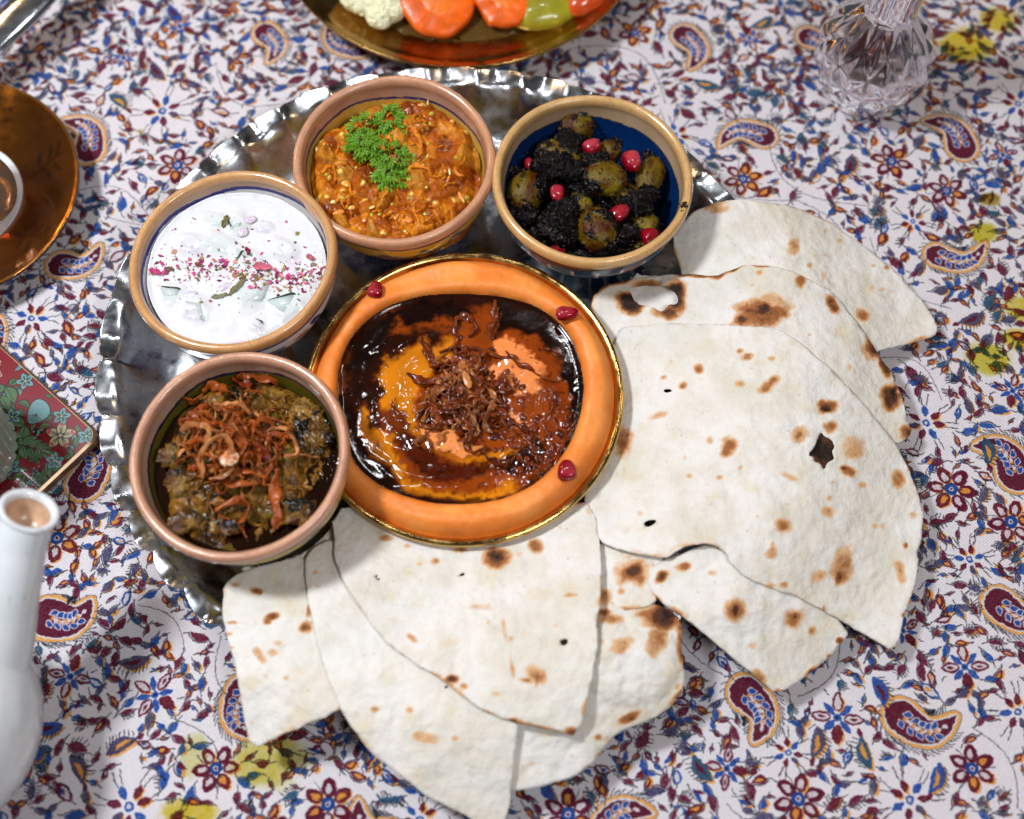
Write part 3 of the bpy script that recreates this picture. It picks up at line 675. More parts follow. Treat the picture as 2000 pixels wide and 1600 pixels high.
# dark painted sprigs on the lustre
A = np.arctan2(V[:, 1]-sy_, V[:, 0]-sx_); dk = np.zeros(len(V))
for k in range(7):
    a0 = k*2*math.pi/7+.35; da = (A-a0+math.pi) % (2*math.pi)-math.pi; u = (r-.058)/.012; v = da*r/.006
    dk = np.maximum(dk, np.exp(-((v-.3*np.sin(u*2))/.16)**2)*(np.abs(u) < 1.05))
    for s_, uo in ((1, -.5), (-1, -.3), (1, .15), (-1, .3), (1, .6)):
        dk = np.maximum(dk, (((u-uo-.25*np.abs(v))/.13)**2+((v*s_-1.0)/.8)**2 < 1)*.95)
c = mixc(c, np.tile(S(60, 32, 8), (len(V), 1)), .6*np.clip(dk, 0, 1)*top*(r > .043))
c[(r > .0762)] = S(220, 140, 50); c[~top & (r > .04)] = S(60, 56, 58)
saucer = empty('tea_saucer', (sx_, sy_, 0), 'amber lustre saucer with dark painted sprigs and a white centre', 'saucer')
put('saucer_body', V, Fc, amber, saucer, col=c)
porc = M('white_porcelain', S(212, 214, 217), rough=.16, coat=.6, bump=[(14, .12, .003), (160, .05, .0004)], var=(30, .06), specks=(160, .68, S(150, 146, 138), .5))
prof = smoothprof([(.0006, .0074), (.030, .0075), (.037, .0080), (.0398, .0084), (.0400, .0074)], 6)
V, Fc, A, uv = lathe(prof, (sx_, sy_, 0), 160); put('saucer_well', V, Fc, porc, saucer)
glassm = M('clear_glass', (.80, .76, .70), rough=.03, trans=.85, ior=1.45)
gx, gy = sx_+.0165, sy_-.004
prof = smoothprof([(.0006, .0100), (.014, .0102), (.020, .0150), (.0225, .024), (.0195, .040), (.018, .052), (.021, .072), (.0242, .088), (.0250, .0885), (.0256, .088), (.0224, .072), (.0196, .052), (.0212, .040), (.0248, .024), (.0225, .0125), (.017, .0090), (.0006, .0088)], 6)
V, Fc, A, uv = lathe(prof, (gx, gy, 0), 96)
tg = empty('tea_glass', (gx, gy, .0085), 'small waisted clear tea glass standing on the amber saucer', 'tea glass'); put('glass_wall', V, Fc, glassm, tg)
tea = M('tea', (.55, .20, .04), rough=.02, trans=.9, ior=1.33)
V, Fc, A, uv = lathe([(.0006, .0108), (.0135, .0110), (.0192, .0155), (.0216, .024), (.0188, .0395), (.0006, .040)], (gx, gy, 0), 64); tag(put('tea', V, Fc, tea, origin=(gx, gy, .01)), 'amber tea filling the lower part of the small tea glass', 'tea')

# ------------------------------------------------------------------ red floral coaster
cor = [un(197, 848, .0085), un(-10, 662, .0085)]
e1 = np.array(cor[1][:2])-np.array(cor[0][:2]); e1 /= np.linalg.norm(e1); e2 = np.array([-e1[1], e1[0]])
if e2[1] > 0: e2 = -e2
W1 = .105; org = np.array(cor[0][:2]); ctr = org+e1*W1/2+e2*W1/2
ck = Canvas(0, 0, W1, W1, 7600, (150, 10, 32)); keepcv = cv; cv = ck
GRN, LBL, PNK, CRM, DK = (92, 138, 84), (136, 196, 200), (214, 96, 100), (238, 226, 176), (24, 30, 30)
Kc = .0003
def petalf(x, y, r, n, c, edge, a0=0, tip=None):
    for q in range(n):
        a = a0+q*2*math.pi/n; cx, cy = x+math.cos(a)*r*.55, y+math.sin(a)*r*.55
        ck.leaf(cx, cy, a, r*1.05, r*.74, edge, 0, None, .5); ck.leaf(cx, cy, a, r*.95, r*.62, c, 0, None, .5)
        if tip: ck.leaf(x+math.cos(a)*r*.82, y+math.sin(a)*r*.82, a+1.57, r*.5, r*.26, tip, 0)
        for w_ in (-.14, 0, .14): ck.stroke([(x+math.cos(a+w_)*r*.2, y+math.sin(a+w_)*r*.2), (x+math.cos(a+w_)*r*.62, y+math.sin(a+w_)*r*.62)], .9*Kc, edge, .8)
    ck.disc(x, y, r*.2, edge); ck.disc(x, y, r*.14, CRM)
def acanthus(x, y, a, L):
    ex, ey = x+math.cos(a)*L, y+math.sin(a)*L
    for t, s_, l in [(t, s_, .5-.28*t) for t in (.15, .38, .6, .8) for s_ in (1, -1)]:
        bx, by = x+math.cos(a)*L*t, y+math.sin(a)*L*t; b_ = a+s_*(.95-.3*t); q = l*L
        ck.leaf(bx+math.cos(b_)*q*.5, by+math.sin(b_)*q*.5, b_, q*1.15, q*.62, DK, .12*s_); 
    for t, s_, l in [(t, s_, .5-.28*t) for t in (.15, .38, .6, .8) for s_ in (1, -1)]:
        bx, by = x+math.cos(a)*L*t, y+math.sin(a)*L*t; b_ = a+s_*(.95-.3*t); q = l*L
        ck.leaf(bx+math.cos(b_)*q*.5, by+math.sin(b_)*q*.5, b_, q*1.05, q*.5, GRN, .12*s_); ck.stroke([(bx, by), (bx+math.cos(b_)*q*.8, by+math.sin(b_)*q*.8)], 1.1*Kc, DK)
    ck.leaf(ex, ey, a, L*.4, L*.16, DK); ck.leaf(ex, ey, a, L*.35, L*.12, GRN); ck.stroke([(x, y), (ex, ey)], 2.2*Kc, DK)
def swirl(x, y, r, a):
    ck.leaf(x, y, a, r*2.5, r*2.0, DK, .12, None, .5); ck.leaf(x, y, a, r*2.35, r*1.85, LBL, .12, None, .5)
    for w_ in np.linspace(-.8, .8, 7): ck.stroke([(x+math.cos(a)*r*.2, y+math.sin(a)*r*.2), (x+math.cos(a+w_)*r*.95, y+math.sin(a+w_)*r*.95)], 1.2*Kc, DK, .7)
rc = random.Random(11)
L_ = W1
for q in range(240):
    x, y, a, l = rc.uniform(.02, .98), rc.uniform(.02, .98), rc.uniform(0, 6.28), rc.uniform(.004, .0075); k_ = rc.choice((GRN, GRN, LBL, (110, 150, 84)))
    ck.leaf(x*L_, y*L_, a, l*1.25, l*.62, DK, .15); ck.leaf(x*L_, y*L_, a, l*1.1, l*.46, k_, .15); ck.stroke([(x*L_-math.cos(a)*l*.5, y*L_-math.sin(a)*l*.5), (x*L_+math.cos(a)*l*.3, y*L_+math.sin(a)*l*.3)], 1*Kc, DK)
for x, y, a, l in [(.34, .20, 1.3, .026), (.20, .36, .2, .024), (.62, .12, 2.0, .026), (.14, .60, .9, .026), (.48, .42, 2.4, .024), (.38, .60, .4, .024), (.70, .40, 1.6, .026), (.55, .75, 3.1, .026), (.78, .8, 2.6, .024), (.18, .82, 5, .022), (.88, .3, 4.2, .022), (.30, .34, 3.6, .02), (.06, .45, 4.4, .018)]: acanthus(x*L_, y*L_, a, l)
for x, y, r in [(.16, .15, .0085), (.55, .68, .0095), (.75, .15, .0085), (.88, .60, .009), (.33, .9, .009)]: petalf(x*L_, y*L_, r, 5, CRM, DK, rc.uniform(0, 6), PNK)
for x, y, a in [(.36, .14, 2), (.5, .36, 5), (.15, .78, 1), (.75, .42, 3), (.92, .9, 4)]: swirl(x*L_, y*L_, .0066, a)
for x, y in [(.24, .07), (.07, .27), (.44, .25), (.22, .45), (.66, .3), (.38, .72), (.68, .92), (.9, .2), (.06, .6), (.05, .06), (.55, .06), (.2, .93)]: petalf(x*L_, y*L_, .0052, 5, LBL, DK, rc.uniform(0, 6))
for x, y in [(.27, .22), (.6, .45), (.1, .38), (.48, .55)]:
    for q in range(12): ck.disc(x*L_+rc.gauss(0, .0012), y*L_+rc.gauss(0, .0014), .0009, DK); ck.disc(x*L_+rc.gauss(0, .0012), y*L_+rc.gauss(0, .0014), .0006, LBL)
ck.a *= .78; imc = ck.image('coaster_print'); cv = keepcv
pm = M('coaster_print_lacquer', rough=.22, coat=.5); nt = pm.node_tree
t_ = nt.nodes.new('ShaderNodeTexImage'); t_.image = imc; nt.links.new(t_.outputs[0], nt.nodes['Principled BSDF'].inputs['Base Color'])
def roundrect(w, r, n=6):
    P = []
    for cx, cy, a0 in ((w/2-r, w/2-r, 0), (-w/2+r, w/2-r, 90), (-w/2+r, -w/2+r, 180), (w/2-r, -w/2+r, 270)):
        for q in range(n+1): a = R(a0+90*q/n); P.append((cx+r*math.cos(a), cy+r*math.sin(a)))
    return P
ang = math.atan2(e1[1], e1[0]); coaster = empty('floral_coaster', (ctr[0], ctr[1], .0005), 'square red coaster printed with green and blue flowers, bronze edge', 'coaster')
rr_ = roundrect(W1, .007); n = len(rr_); rr2 = roundrect(W1-.003, .006)
V = [(x, y, z) for z, P in ((.0, rr2), (.0008, rr_), (.0068, rr_), (.0078, rr2)) for x, y in P]
Fs = [tuple(range(n))[::-1]]+[(k*n+i, k*n+(i+1) % n, (k+1)*n+(i+1) % n, (k+1)*n+i) for k in range(3) for i in range(n)]+[tuple(range(3*n, 4*n))]
V = np.array(V)@rotz(ang).T+np.array([ctr[0], ctr[1], .0005]); put('coaster_board', V, Fs, M('bronze_edge', (.30, .20, .12), rough=.35, metal=.7, var=(60, .3)), coaster, smooth=False)
P = roundrect(W1-.0036, .0058); V = np.array([(x, y, 0) for x, y in P])
uv = [((x/W1+.5), (y/W1+.5)) for x, y in P]
Vw = V@rotz(ang).T+np.array([ctr[0], ctr[1], .0087])
o = put('printed_top', Vw, [tuple(range(len(P)))], pm, coaster, smooth=False, uv=[((-(np.dot(v[:2]-org, -e1)))/W1, (np.dot(v[:2]-org, e2))/W1) for v in Vw])

# fluted glass tumbler on the coaster
rib = M('ribbed_glass', (.42, .45, .38), rough=.14, trans=.4, ior=1.45)
fx, fy = map(float, un(-85, 885, .0095)[:2])
rg = .0325
def ribs(A, Rr, Z, T): return Rr*(1+.035*np.abs(np.sin(A*16))*(T > .5)), Z
prof = smoothprof([(.0006, .006), (.020, .0062), (.0245, .010), (.027, .04), (.0295, .085), (.0305, .0865), (.0315, .085), (.0290, .04), (.0265, .010), (.0250, .0005), (.0006, .0003)], 6)
V, Fc, A, uv = lathe([(r*1.25, z) for r, z in prof], (fx, fy, .0092), 320, ribs)
tg = empty('ribbed_tumbler', (fx, fy, .0092), 'clear ribbed glass tumbler standing on the red floral coaster', 'glass'); put('glass_wall', V, Fc, rib, tg)

# ------------------------------------------------------------------ porcelain teapot (spout reaches into view)
tp = empty('teapot', (-.297, -.190, 0), 'white porcelain teapot with a curved spout, partly outside the view', 'teapot')
prof = smoothprof([(.0006, .0004), (.030, .0004), (.036, .004), (.050, .018), (.061, .040), (.062, .060), (.052, .080), (.035, .090), (.022, .094), (.020, .0925), (.0006, .092)], 6)
V, Fc, A, uv = lathe(prof, (-.2965, -.1900, 0), 128); put('pot_body', V, Fc, porc, tp)
prof = smoothprof([(.0006, .108), (.007, .107), (.008, .103), (.005, .099), (.012, .0965), (.0215, .0945), (.0225, .0930), (.0006, .0930)], 6)
V, Fc, A, uv = lathe(prof, (-.2965, -.1900, .0012), 96); put('pot_lid', V, Fc, porc, tp)
# spout: outer path then back down inside
pts = [un(-70, 1400, .045), un(-30, 1310, .058), un(-2, 1220, .070), un(16, 1140, .080), un(32, 1075, .088), un(46, 1030, .0945), un(54, 1006, .098)]
pts = np.array(pts); t = np.linspace(0, 1, len(pts)); tt = np.linspace(0, 1, 40)
path = np.stack([np.interp(tt, t, pts[:, k]) for k in range(3)], 1)
for _ in range(6): path[1:-1] = (path[:-2]+2*path[1:-1]+path[2:])/4
wr_ = np.interp(tt, [0, .15, .4, .7, .92, 1], [.0290, .0225, .0168, .0140, .0132, .0146])
V, Fs = tube(path, wr_, seg=40); V = V[:-2]; Fs = Fs[:39*40]
d = path[-1]-path[-3]; d /= np.linalg.norm(d); last = V[-40:]; cen = last.mean(0)
dl = d+.55*(CAM-cen)/np.linalg.norm(CAM-cen); dl /= np.linalg.norm(dl)
aq = np.linspace(0, 2*np.pi, 40, endpoint=False); e1_ = last[0]-cen; e1_ -= dl*e1_.dot(dl); e1_ /= np.linalg.norm(e1_); e2_ = np.cross(e1_, dl); r0 = np.linalg.norm(last-cen, axis=1).mean()
if ((cen+e1_*0+e2_*r0)-last[10]).dot((cen+e2_*r0)-last[10]) > ((cen-e2_*r0)-last[10]).dot((cen-e2_*r0)-last[10]): e2_ = -e2_
last = cen+d*.002+r0*1.02*(np.cos(aq)[:, None]*e1_+np.sin(aq)[:, None]*e2_); d = dl; V[-40:] = last; cen = last.mean(0)
# lip faces up and back to the viewer
def ringat(s_, off, base=last): return cen+(base-cen)*s_+d*off
rings = [ringat(1.0, .0006), ringat(.94, .0016), ringat(.80, .0012), ringat(.72, -.001), ringat(.70, -.005), ringat(.65, -.010), ringat(.54, -.014), ringat(.05, -.016)]
n0 = len(V); Vs = [V]; 
for q, rg_ in enumerate(rings): Vs.append(rg_)
for q in range(len(rings)):
    b0 = n0-40+q*40 if q else n0-40
    Fs += [(b0+k, b0+(k+1) % 40, b0+40+(k+1) % 40, b0+40+k) for k in range(40)]
V = np.concatenate(Vs); put('spout', V, Fs, porc, tp)
V = np.concatenate([ringat(.712, -.0016), ringat(.69, -.0048), ringat(.636, -.0094), ringat(.52, -.0132), ringat(.05, -.0150)])
Fs = [(q*40+k, q*40+(k+1) % 40, q*40+40+(k+1) % 40, q*40+40+k) for q in range(4) for k in range(40)]
put('tea_stain', V, Fs, M('tea_stained_porcelain', S(196, 160, 130), rough=.3, coat=.3, var=(200, .25)), tp)
V, Fs = tube([(-.353, -.19, .030), (-.373, -.19, .034), (-.383, -.19, .052), (-.375, -.19, .070), (-.353, -.19, .074)], .005, seg=16); put('handle', V, Fs, porc, tp)

# ------------------------------------------------------------------ spoon at the top left corner
steel = M('polished_steel', (.62, .66, .70), rough=.14, metal=1, rvar=(50, .08, .22))
a, b = un(-140, 215, .022), un(215, -135, .030); dvec = b-a; tt = np.linspace(0, 1, 40)
P = a+dvec*tt[:, None]; P[:, 2] += .004*np.sin(tt*math.pi)
V, Fs = tube(P, np.interp(tt, [0, .1, .5, .8, 1], [.004, .0105, .0128, .0105, .006]), np.interp(tt, [0, .1, 1], [.002, .0035, .004]), seg=24)
sp = empty('serving_spoon', a, 'broad polished steel spoon handle crossing the top left corner', 'spoon'); put('spoon_handle', V, Fs, steel, sp)
V, Fc, n = blob(a-dvec/np.linalg.norm(dvec)*.034+np.array([0, 0, -.006]), (.036, .024, .009), rotz(math.atan2(dvec[1], dvec[0])), 4); put('spoon_bowl', V, Fc, steel, sp)

# ------------------------------------------------------------------ cut crystal vase
vx, vy = .2262, .2275
crys = M('cut_crystal', (.97, .93, .94), rough=.10, trans=1, ior=1.5)
def cuts(A, Rr, Z, T):
    n = 10; w = (Z > .006) & (Z < .075) & (T > .5)
    u = A*n/(2*np.pi); v = (Z-.006)/.0135
    f = np.minimum(np.abs(((u+v*.5) % 1)-.5), np.abs(((u-v*.5) % 1)-.5))*2
    g = np.abs(((u*2) % 1)-.5)*2
    return Rr*(1-np.where(w, .085*(1-f)**1.5+.02*(1-g), 0)), Z
prof = dense(smoothprof([(.0006, .0075), (.016, .0085), (.026, .018), (.0305, .034), (.027, .050), (.018, .062), (.0125, .074), (.0130, .092), (.0150, .108), (.0165, .1085), (.0178, .107), (.0160, .092), (.0158, .076), (.0225, .065), (.0335, .052), (.0375, .036), (.0335, .017), (.0250, .004), (.0225, .0004), (.0006, .0002)], 6), .0011)
V, Fc, A, uv = lathe(prof, (vx, vy, 0), 180, cuts)
vs = empty('crystal_vase', (vx, vy, 0), 'cut crystal bud vase with diamond facets, at the top right of the cloth', 'vase'); put('vase_wall', V, Fc, crys, vs, smooth=False)
stem = M('flower_stem', S(96, 44, 40), rough=.5)
for q, (dx, dy, tx, ty) in enumerate([(.004, -.004, .006, .006), (-.005, .004, -.006, .01), (.0, .006, .002, -.004)]):
    V, Fs = tube([(vx+dx*1.5, vy+dy*1.5, .012), (vx+dx*.8, vy+dy*.8, .05), (vx+tx*.5, vy+ty*.5, .085), (vx+tx*1.2, vy+ty*1.2+.01, .15)], .0015, seg=8, ns=400)
    tag(put('flower_stem', V, Fs, stem, origin=(vx+dx, vy+dy, .012)), ('dark red flower stem at the right of the three in the crystal vase', 'dark red flower stem leaning left in the crystal vase', 'upright dark red flower stem between the other two in the crystal vase')[q], 'flower stem', 'stems in the vase')

# ------------------------------------------------------------------ flatbread
DISHC = (dx_, dy_)
def zb(x, y):
    r = np.hypot(np.asarray(x)-TC[0], np.asarray(y)-TC[1])
    zin = .0175+.0145*sm(.095, .190, r); zo = .0320-.0245*sm(.196, .285, r)
    return np.where(r < .193, zin, zo)
def unb(px, py, dz):
    z = .028
    for _ in range(12): p = un(px, py, z+0.); z = .5*z+.5*(float(zb(p[0], p[1]))+dz)
    return float(p[0]), float(p[1])
bread_m = bpy.data.materials.new('baked_flatbread'); bread_m.use_nodes = True
def bread_material(m):
    nt = m.node_tree; N, L = nt.nodes, nt.links; b = N['Principled BSDF']; tc = N.new('ShaderNodeTexCoord')
    def noise(s_, d=5, r_=.6):
        n = N.new('ShaderNodeTexNoise'); n.inputs['Scale'].default_value = s_; n.inputs['Detail'].default_value = d; n.inputs['Roughness'].default_value = r_
        L.new(tc.outputs['Object'], n.inputs['Vector']); return n.outputs['Fac']
    def mth(op, a, bb=None):
        n = N.new('ShaderNodeMath'); n.operation = op
        for i, v in enumerate((a, bb)):
            if v is None: continue
            if isinstance(v, (int, float)): n.inputs[i].default_value = v
            else: L.new(v, n.inputs[i])
        return n.outputs[0]
    def mrange(v, a, b_, c=0., d=1.):
        n = N.new('ShaderNodeMapRange'); n.inputs[1].default_value = a; n.inputs[2].default_value = b_; n.inputs[3].default_value = c; n.inputs[4].default_value = d; n.interpolation_type = 'SMOOTHSTEP'
        L.new(v, n.inputs[0]); return n.outputs[0]
    def mix(f, a, bcol):
        n = N.new('ShaderNodeMix'); n.data_type = 'RGBA'; L.new(f, n.inputs[0])
        if isinstance(a, tuple): n.inputs[6].default_value = a
        else: L.new(a, n.inputs[6])
        n.inputs[7].default_value = bcol; return n.outputs[2]
    at = N.new('ShaderNodeAttribute'); at.attribute_name = 'toast'; T_ = at.outputs['Fac']
    c4 = lambda *k: (*map(float, S(*k)), 1)
    n1 = noise(160, 6, .7); n2 = noise(38, 4); n3 = noise(700, 3)
    tt = mth('ADD', T_, mth('MULTIPLY', mth('SUBTRACT', n1, .5), mrange(T_, .02, .35, 0, .75)))
    base = mix(mrange(n2, .35, .7), c4(222, 216, 210), c4(208, 199, 184))
    base = mix(mth('MULTIPLY', mrange(noise(75, 4), .56, .72), .30), base, c4(216, 190, 140))
    base = mix(mth('MULTIPLY', mrange(noise(260, 2), .68, .75), .50), base, c4(196, 156, 130))     # little reddish freckles
    c = mix(mth('MULTIPLY', mrange(tt, .10, .42), .9), base, c4(204, 154, 102))
    c = mix(mrange(tt, .36, .66), c, c4(150, 92, 50)); c = mix(mrange(tt, .66, .88), c, c4(80, 46, 28)); c = mix(mrange(tt, .90, 1.08), c, c4(34, 20, 14))
    L.new(c, b.inputs['Base Color'])
    b.inputs['Roughness'].default_value = .72; b.inputs['Specular IOR Level'].default_value = .25
    b.inputs['Subsurface Weight'].default_value = .0; b.inputs['Subsurface Radius'].default_value = (1, .7, .4); b.inputs['Subsurface Scale'].default_value = .0015
    h = mth('ADD', mth('MULTIPLY', noise(120, 5, .65), 1.), mth('MULTIPLY', n3, .25))
    bp = N.new('ShaderNodeBump'); bp.inputs['Strength'].default_value = .65; bp.inputs['Distance'].default_value = .0020; L.new(h, bp.inputs['Height'])
    bp2 = N.new('ShaderNodeBump'); bp2.inputs['Strength'].default_value = .6; bp2.inputs['Distance'].default_value = .008; L.new(noise(32, 3), bp2.inputs['Height']); L.new(bp.outputs[0], bp2.inputs['Normal'])
    L.new(bp2.outputs[0], b.inputs['Normal'])
bread_material(bread_m)
def chaikin(P, n=1):
    for _ in range(n):
        Q = []
        for i in range(len(P)):
            a, b = P[i], P[(i+1) % len(P)]; Q += [(a[0]*.8+b[0]*.2, a[1]*.8+b[1]*.2), (a[0]*.2+b[0]*.8, a[1]*.2+b[1]*.8)]
        P = Q
    return P
def bread(label, poly, dz, spots, holes=(), seed=0, edge=.5, th=.0021, res=.0013, wav=1., excl=(), lift=(), puffs=()):
    pw = chaikin([unb(px, py, dz) for px, py in poly], 1)
    hw = [chaikin([unb(px, py, dz) for px, py in h], 1) for h in holes]
    xs = [p[0] for p in pw]; ys = [p[1] for p in pw]
    gx_ = np.arange(min(xs)-res, max(xs)+2*res, res); gy_ = np.arange(min(ys)-res, max(ys)+2*res, res)
    X, Y = np.meshgrid(gx_, gy_); rag = .0009*fbm(np.stack([X, Y], -1), 120, 3, seed+5)
    def inside(x, y, rg=0): 
        ins = inpoly(x, y, pw)
        for h in hw: ins &= ~inpoly(x, y, h)
        for ex, ey, er in excl: ins &= np.hypot(x-ex, y-ey) > er
        return ins
    ins = inside(X, Y)
    cell = ins[:-1, :-1].astype(int)+ins[1:, :-1]+ins[:-1, 1:]+ins[1:, 1:] >= 2
    used = np.zeros(X.shape, bool)
    used[:-1, :-1] |= cell; used[1:, :-1] |= cell; used[:-1, 1:] |= cell; used[1:, 1:] |= cell
    i, j = np.nonzero(cell)
    idx = -np.ones(X.shape, int); idx[used] = np.arange(used.sum())
    x, y = X[used].copy(), Y[used].copy(); isin = ins[used]
    Fc = np.stack([idx[i, j], idx[i, j+1], idx[i+1, j+1], idx[i+1, j]], 1)
    bv = np.unique(boundary(Fc)); mb = np.zeros(len(x), bool); mb[bv] = True
    # snap boundary vertices onto the nearest outline
    d0 = np.full(len(bv), 1e9); nx, ny = x[bv].copy(), y[bv].copy()
    for h in [pw]+hw:
        d, qx, qy = polydist(x[bv], y[bv], h, True); m_ = d < d0; d0 = np.where(m_, d, d0); nx = np.where(m_, qx, nx); ny = np.where(m_, qy, ny)
    for ex, ey, er in excl:
        r = np.hypot(x[bv]-ex, y[bv]-ey); d = abs(r-er); m_ = d < d0; d0 = np.where(m_, d, d0)
        nx = np.where(m_, ex+(x[bv]-ex)/r*er, nx); ny = np.where(m_, ey+(y[bv]-ey)/r*er, ny)
    x[bv], y[bv] = nx, ny
    rg = .0008*fbm(np.stack([x, y], -1), 150, 3, seed+5)+.0016*fbm(np.stack([x, y], -1), 42, 2, seed+6); rg2 = .0008*fbm(np.stack([x, y], -1), 150, 3, seed+65)+.0014*fbm(np.stack([x, y], -1), 42, 2, seed+66); x = x+rg*np.where(mb, 1, .9); y = y+rg2*np.where(mb, 1, .9)
    dist = polydist(x, y, pw)
    for h in hw: dist = np.minimum(dist, polydist(x, y, h))
    P = np.stack([x, y], -1)
    mid = zb(x, y)+dz+wav*(.0013*fbm(P, 28, 3, seed)+.00060*fbm(P, 90, 3, seed+3)+.00022*(1-2*np.abs(fbm(P+.004*np.stack([fbm(P, 60, 2, seed+21)]*2, -1), 190, 3, seed+4))))
    for lx, ly, lr, lh in lift:
        qx, qy = unb(lx, ly, dz); mid = mid+lh*np.exp(-((x-qx)**2+(y-qy)**2)/(2*(lr*K)**2))
    for lx, ly, rx, ry, ang, lh in puffs:
        qx, qy = unb(lx, ly, dz); a = R(-ang); u = ((x-qx)*math.cos(a)+(y-qy)*math.sin(a))/(rx*K); v = (-(x-qx)*math.sin(a)+(y-qy)*math.cos(a))/(ry*K)
        mid = mid+lh*np.clip(1-(u*u+v*v), 0, 1)**.7
    tk = th*(.55+.45*np.sqrt(np.clip(dist/.003, 0, 1)))
    top = np.stack([x, y, mid+tk/2], 1); bot = np.stack([x, y, mid-tk/2], 1)
    px = proj(top); toast = np.zeros(len(x))
    wn_ = .42*fbm(P, 170, 4, seed+9)
    rs_ = random.Random(seed+100); bx0, bx1, by0, by1 = px[:, 0].min(), px[:, 0].max(), px[:, 1].min(), px[:, 1].max()
    spots = list(spots)+[(rs_.uniform(bx0, bx1), rs_.uniform(by0, by1), rs_.uniform(3, 8), rs_.uniform(2.5, 5), rs_.uniform(0, 180), rs_.choice((.12, .16, .2, .26, .34))) for _ in range(int((bx1-bx0)*(by1-by0)/5200))]
    for s_ in spots:
        sx, sy, rx, ry, an, st = s_; an = R(an); u = ((px[:, 0]-sx)*math.cos(an)+(px[:, 1]-sy)*math.sin(an))/rx; v = (-(px[:, 0]-sx)*math.sin(an)+(px[:, 1]-sy)*math.cos(an))/ry
        d = np.sqrt(u*u+v*v)+wn_; toast = np.maximum(toast, st*sm(1.35, .25, d))
    de = polydist(x, y, pw); en = fbm(P, 45, 3, seed+11)
    rt_ = np.hypot(x-TC[0], y-TC[1])
    toast = np.maximum(toast, edge*sm(.0030, .0004, de+.0018*vn(P, 130, seed))*sm(.0, .35, en+.05))
    b = boundary(Fc); n = len(x)
    sk = np.stack([b[:, 1], b[:, 0], b[:, 0]+n, b[:, 1]+n], 1)
    Fa = np.concatenate([Fc, Fc[:, ::-1]+n, sk]); V = np.concatenate([top, bot]); tt = np.concatenate([toast, toast*.7])
    c0 = (float(x.mean()), float(y.mean()), float(mid.min()))
    o = put('flatbread', V, Fa, bread_m, origin=c0, extra={'toast': tt})
    return tag(o, label, 'flatbread', 'pieces of flatbread fanned round the dish')
XD = (DISHC[0], DISHC[1], .0825); XO = (lx_, ly_, .0515); XB = (bx_-.003, by_, .050)
bread('large rear flatbread wedge behind the others, with few pale brown spots and a fine crack', [(1335, 560), (1310, 470), (1345, 420), (1400, 396), (1470, 394), (1550, 404), (1620, 432), (1690, 482), (1750, 535), (1800, 592), (1836, 650), (1790, 668), (1722, 682), (1600, 720), (1420, 680)], .0008,
      [(1551, 482, 13, 19, 0, .5), (1581, 519, 6, 6, 0, .45), (1686, 615, 19, 14, 40, .66), (1405, 410, 24, 9, -10, .42), (1527, 412, 13, 7, 0, .3), (1608, 541, 8, 22, 20, .28), (1703, 563, 6, 9, 0, .36), (1722, 565, 12, 6, 0, .3), (1745, 570, 14, 5, 10, .25), (1640, 470, 8, 5, 0, .3), (1420, 500, 10, 6, 30, .2), (1732, 522, 8, 6, 0, .5), (1470, 502, 14, 5, 30, .22)],
      seed=1, edge=.42, excl=[XO], th=.0020)
bread('flatbread piece torn open near the olive bowl, scorched dark along its right edge', [(1150, 590), (1175, 560), (1240, 545), (1300, 540), (1400, 541), (1430, 528), (1462, 515), (1510, 520), (1560, 536), (1610, 562), (1650, 600), (1685, 640), (1715, 690), (1740, 730), (1762, 780), (1768, 815), (1782, 848), (1750, 872), (1650, 860), (1450, 760), (1250, 700), (1160, 660)], .0036,
      [(1483, 612, 62, 36, -14, .78), (1490, 606, 30, 22, -20, 1.0), (1450, 622, 18, 14, 0, .9), (1525, 612, 20, 14, 30, .5), (1483, 532, 9, 7, 0, .5), (1563, 549, 12, 14, 0, .6), (1627, 597, 25, 13, 62, .75), (1470, 556, 6, 4, 0, .4), (1705, 678, 16, 24, -20, .85), (1728, 716, 10, 30, -20, .85), (1740, 775, 24, 30, 0, .95), (1745, 765, 9, 16, 20, 1.1), (1770, 845, 17, 17, 0, .85),
       (1318, 580, 28, 42, 0, 1.08), (1232, 592, 32, 24, 0, 1.05), (1290, 612, 30, 12, 10, .5), (1260, 556, 40, 14, 0, .6), (1690, 690, 8, 20, -25, .4), (1310, 610, 22, 18, 0, .9), (1660, 718, 6, 10, 0, .3), (1640, 650, 30, 10, 40, .2)],
      holes=[[(1222, 566), (1262, 558), (1300, 566), (1322, 586), (1318, 600), (1298, 604), (1290, 618), (1268, 602), (1240, 600)]], seed=2, edge=.8, excl=[XO, XD], th=.0019, wav=1.1,
      puffs=[(1483, 612, 60, 34, -14, .0022)], lift=[(1310, 575, 26, .004), (1225, 600, 22, .003)])
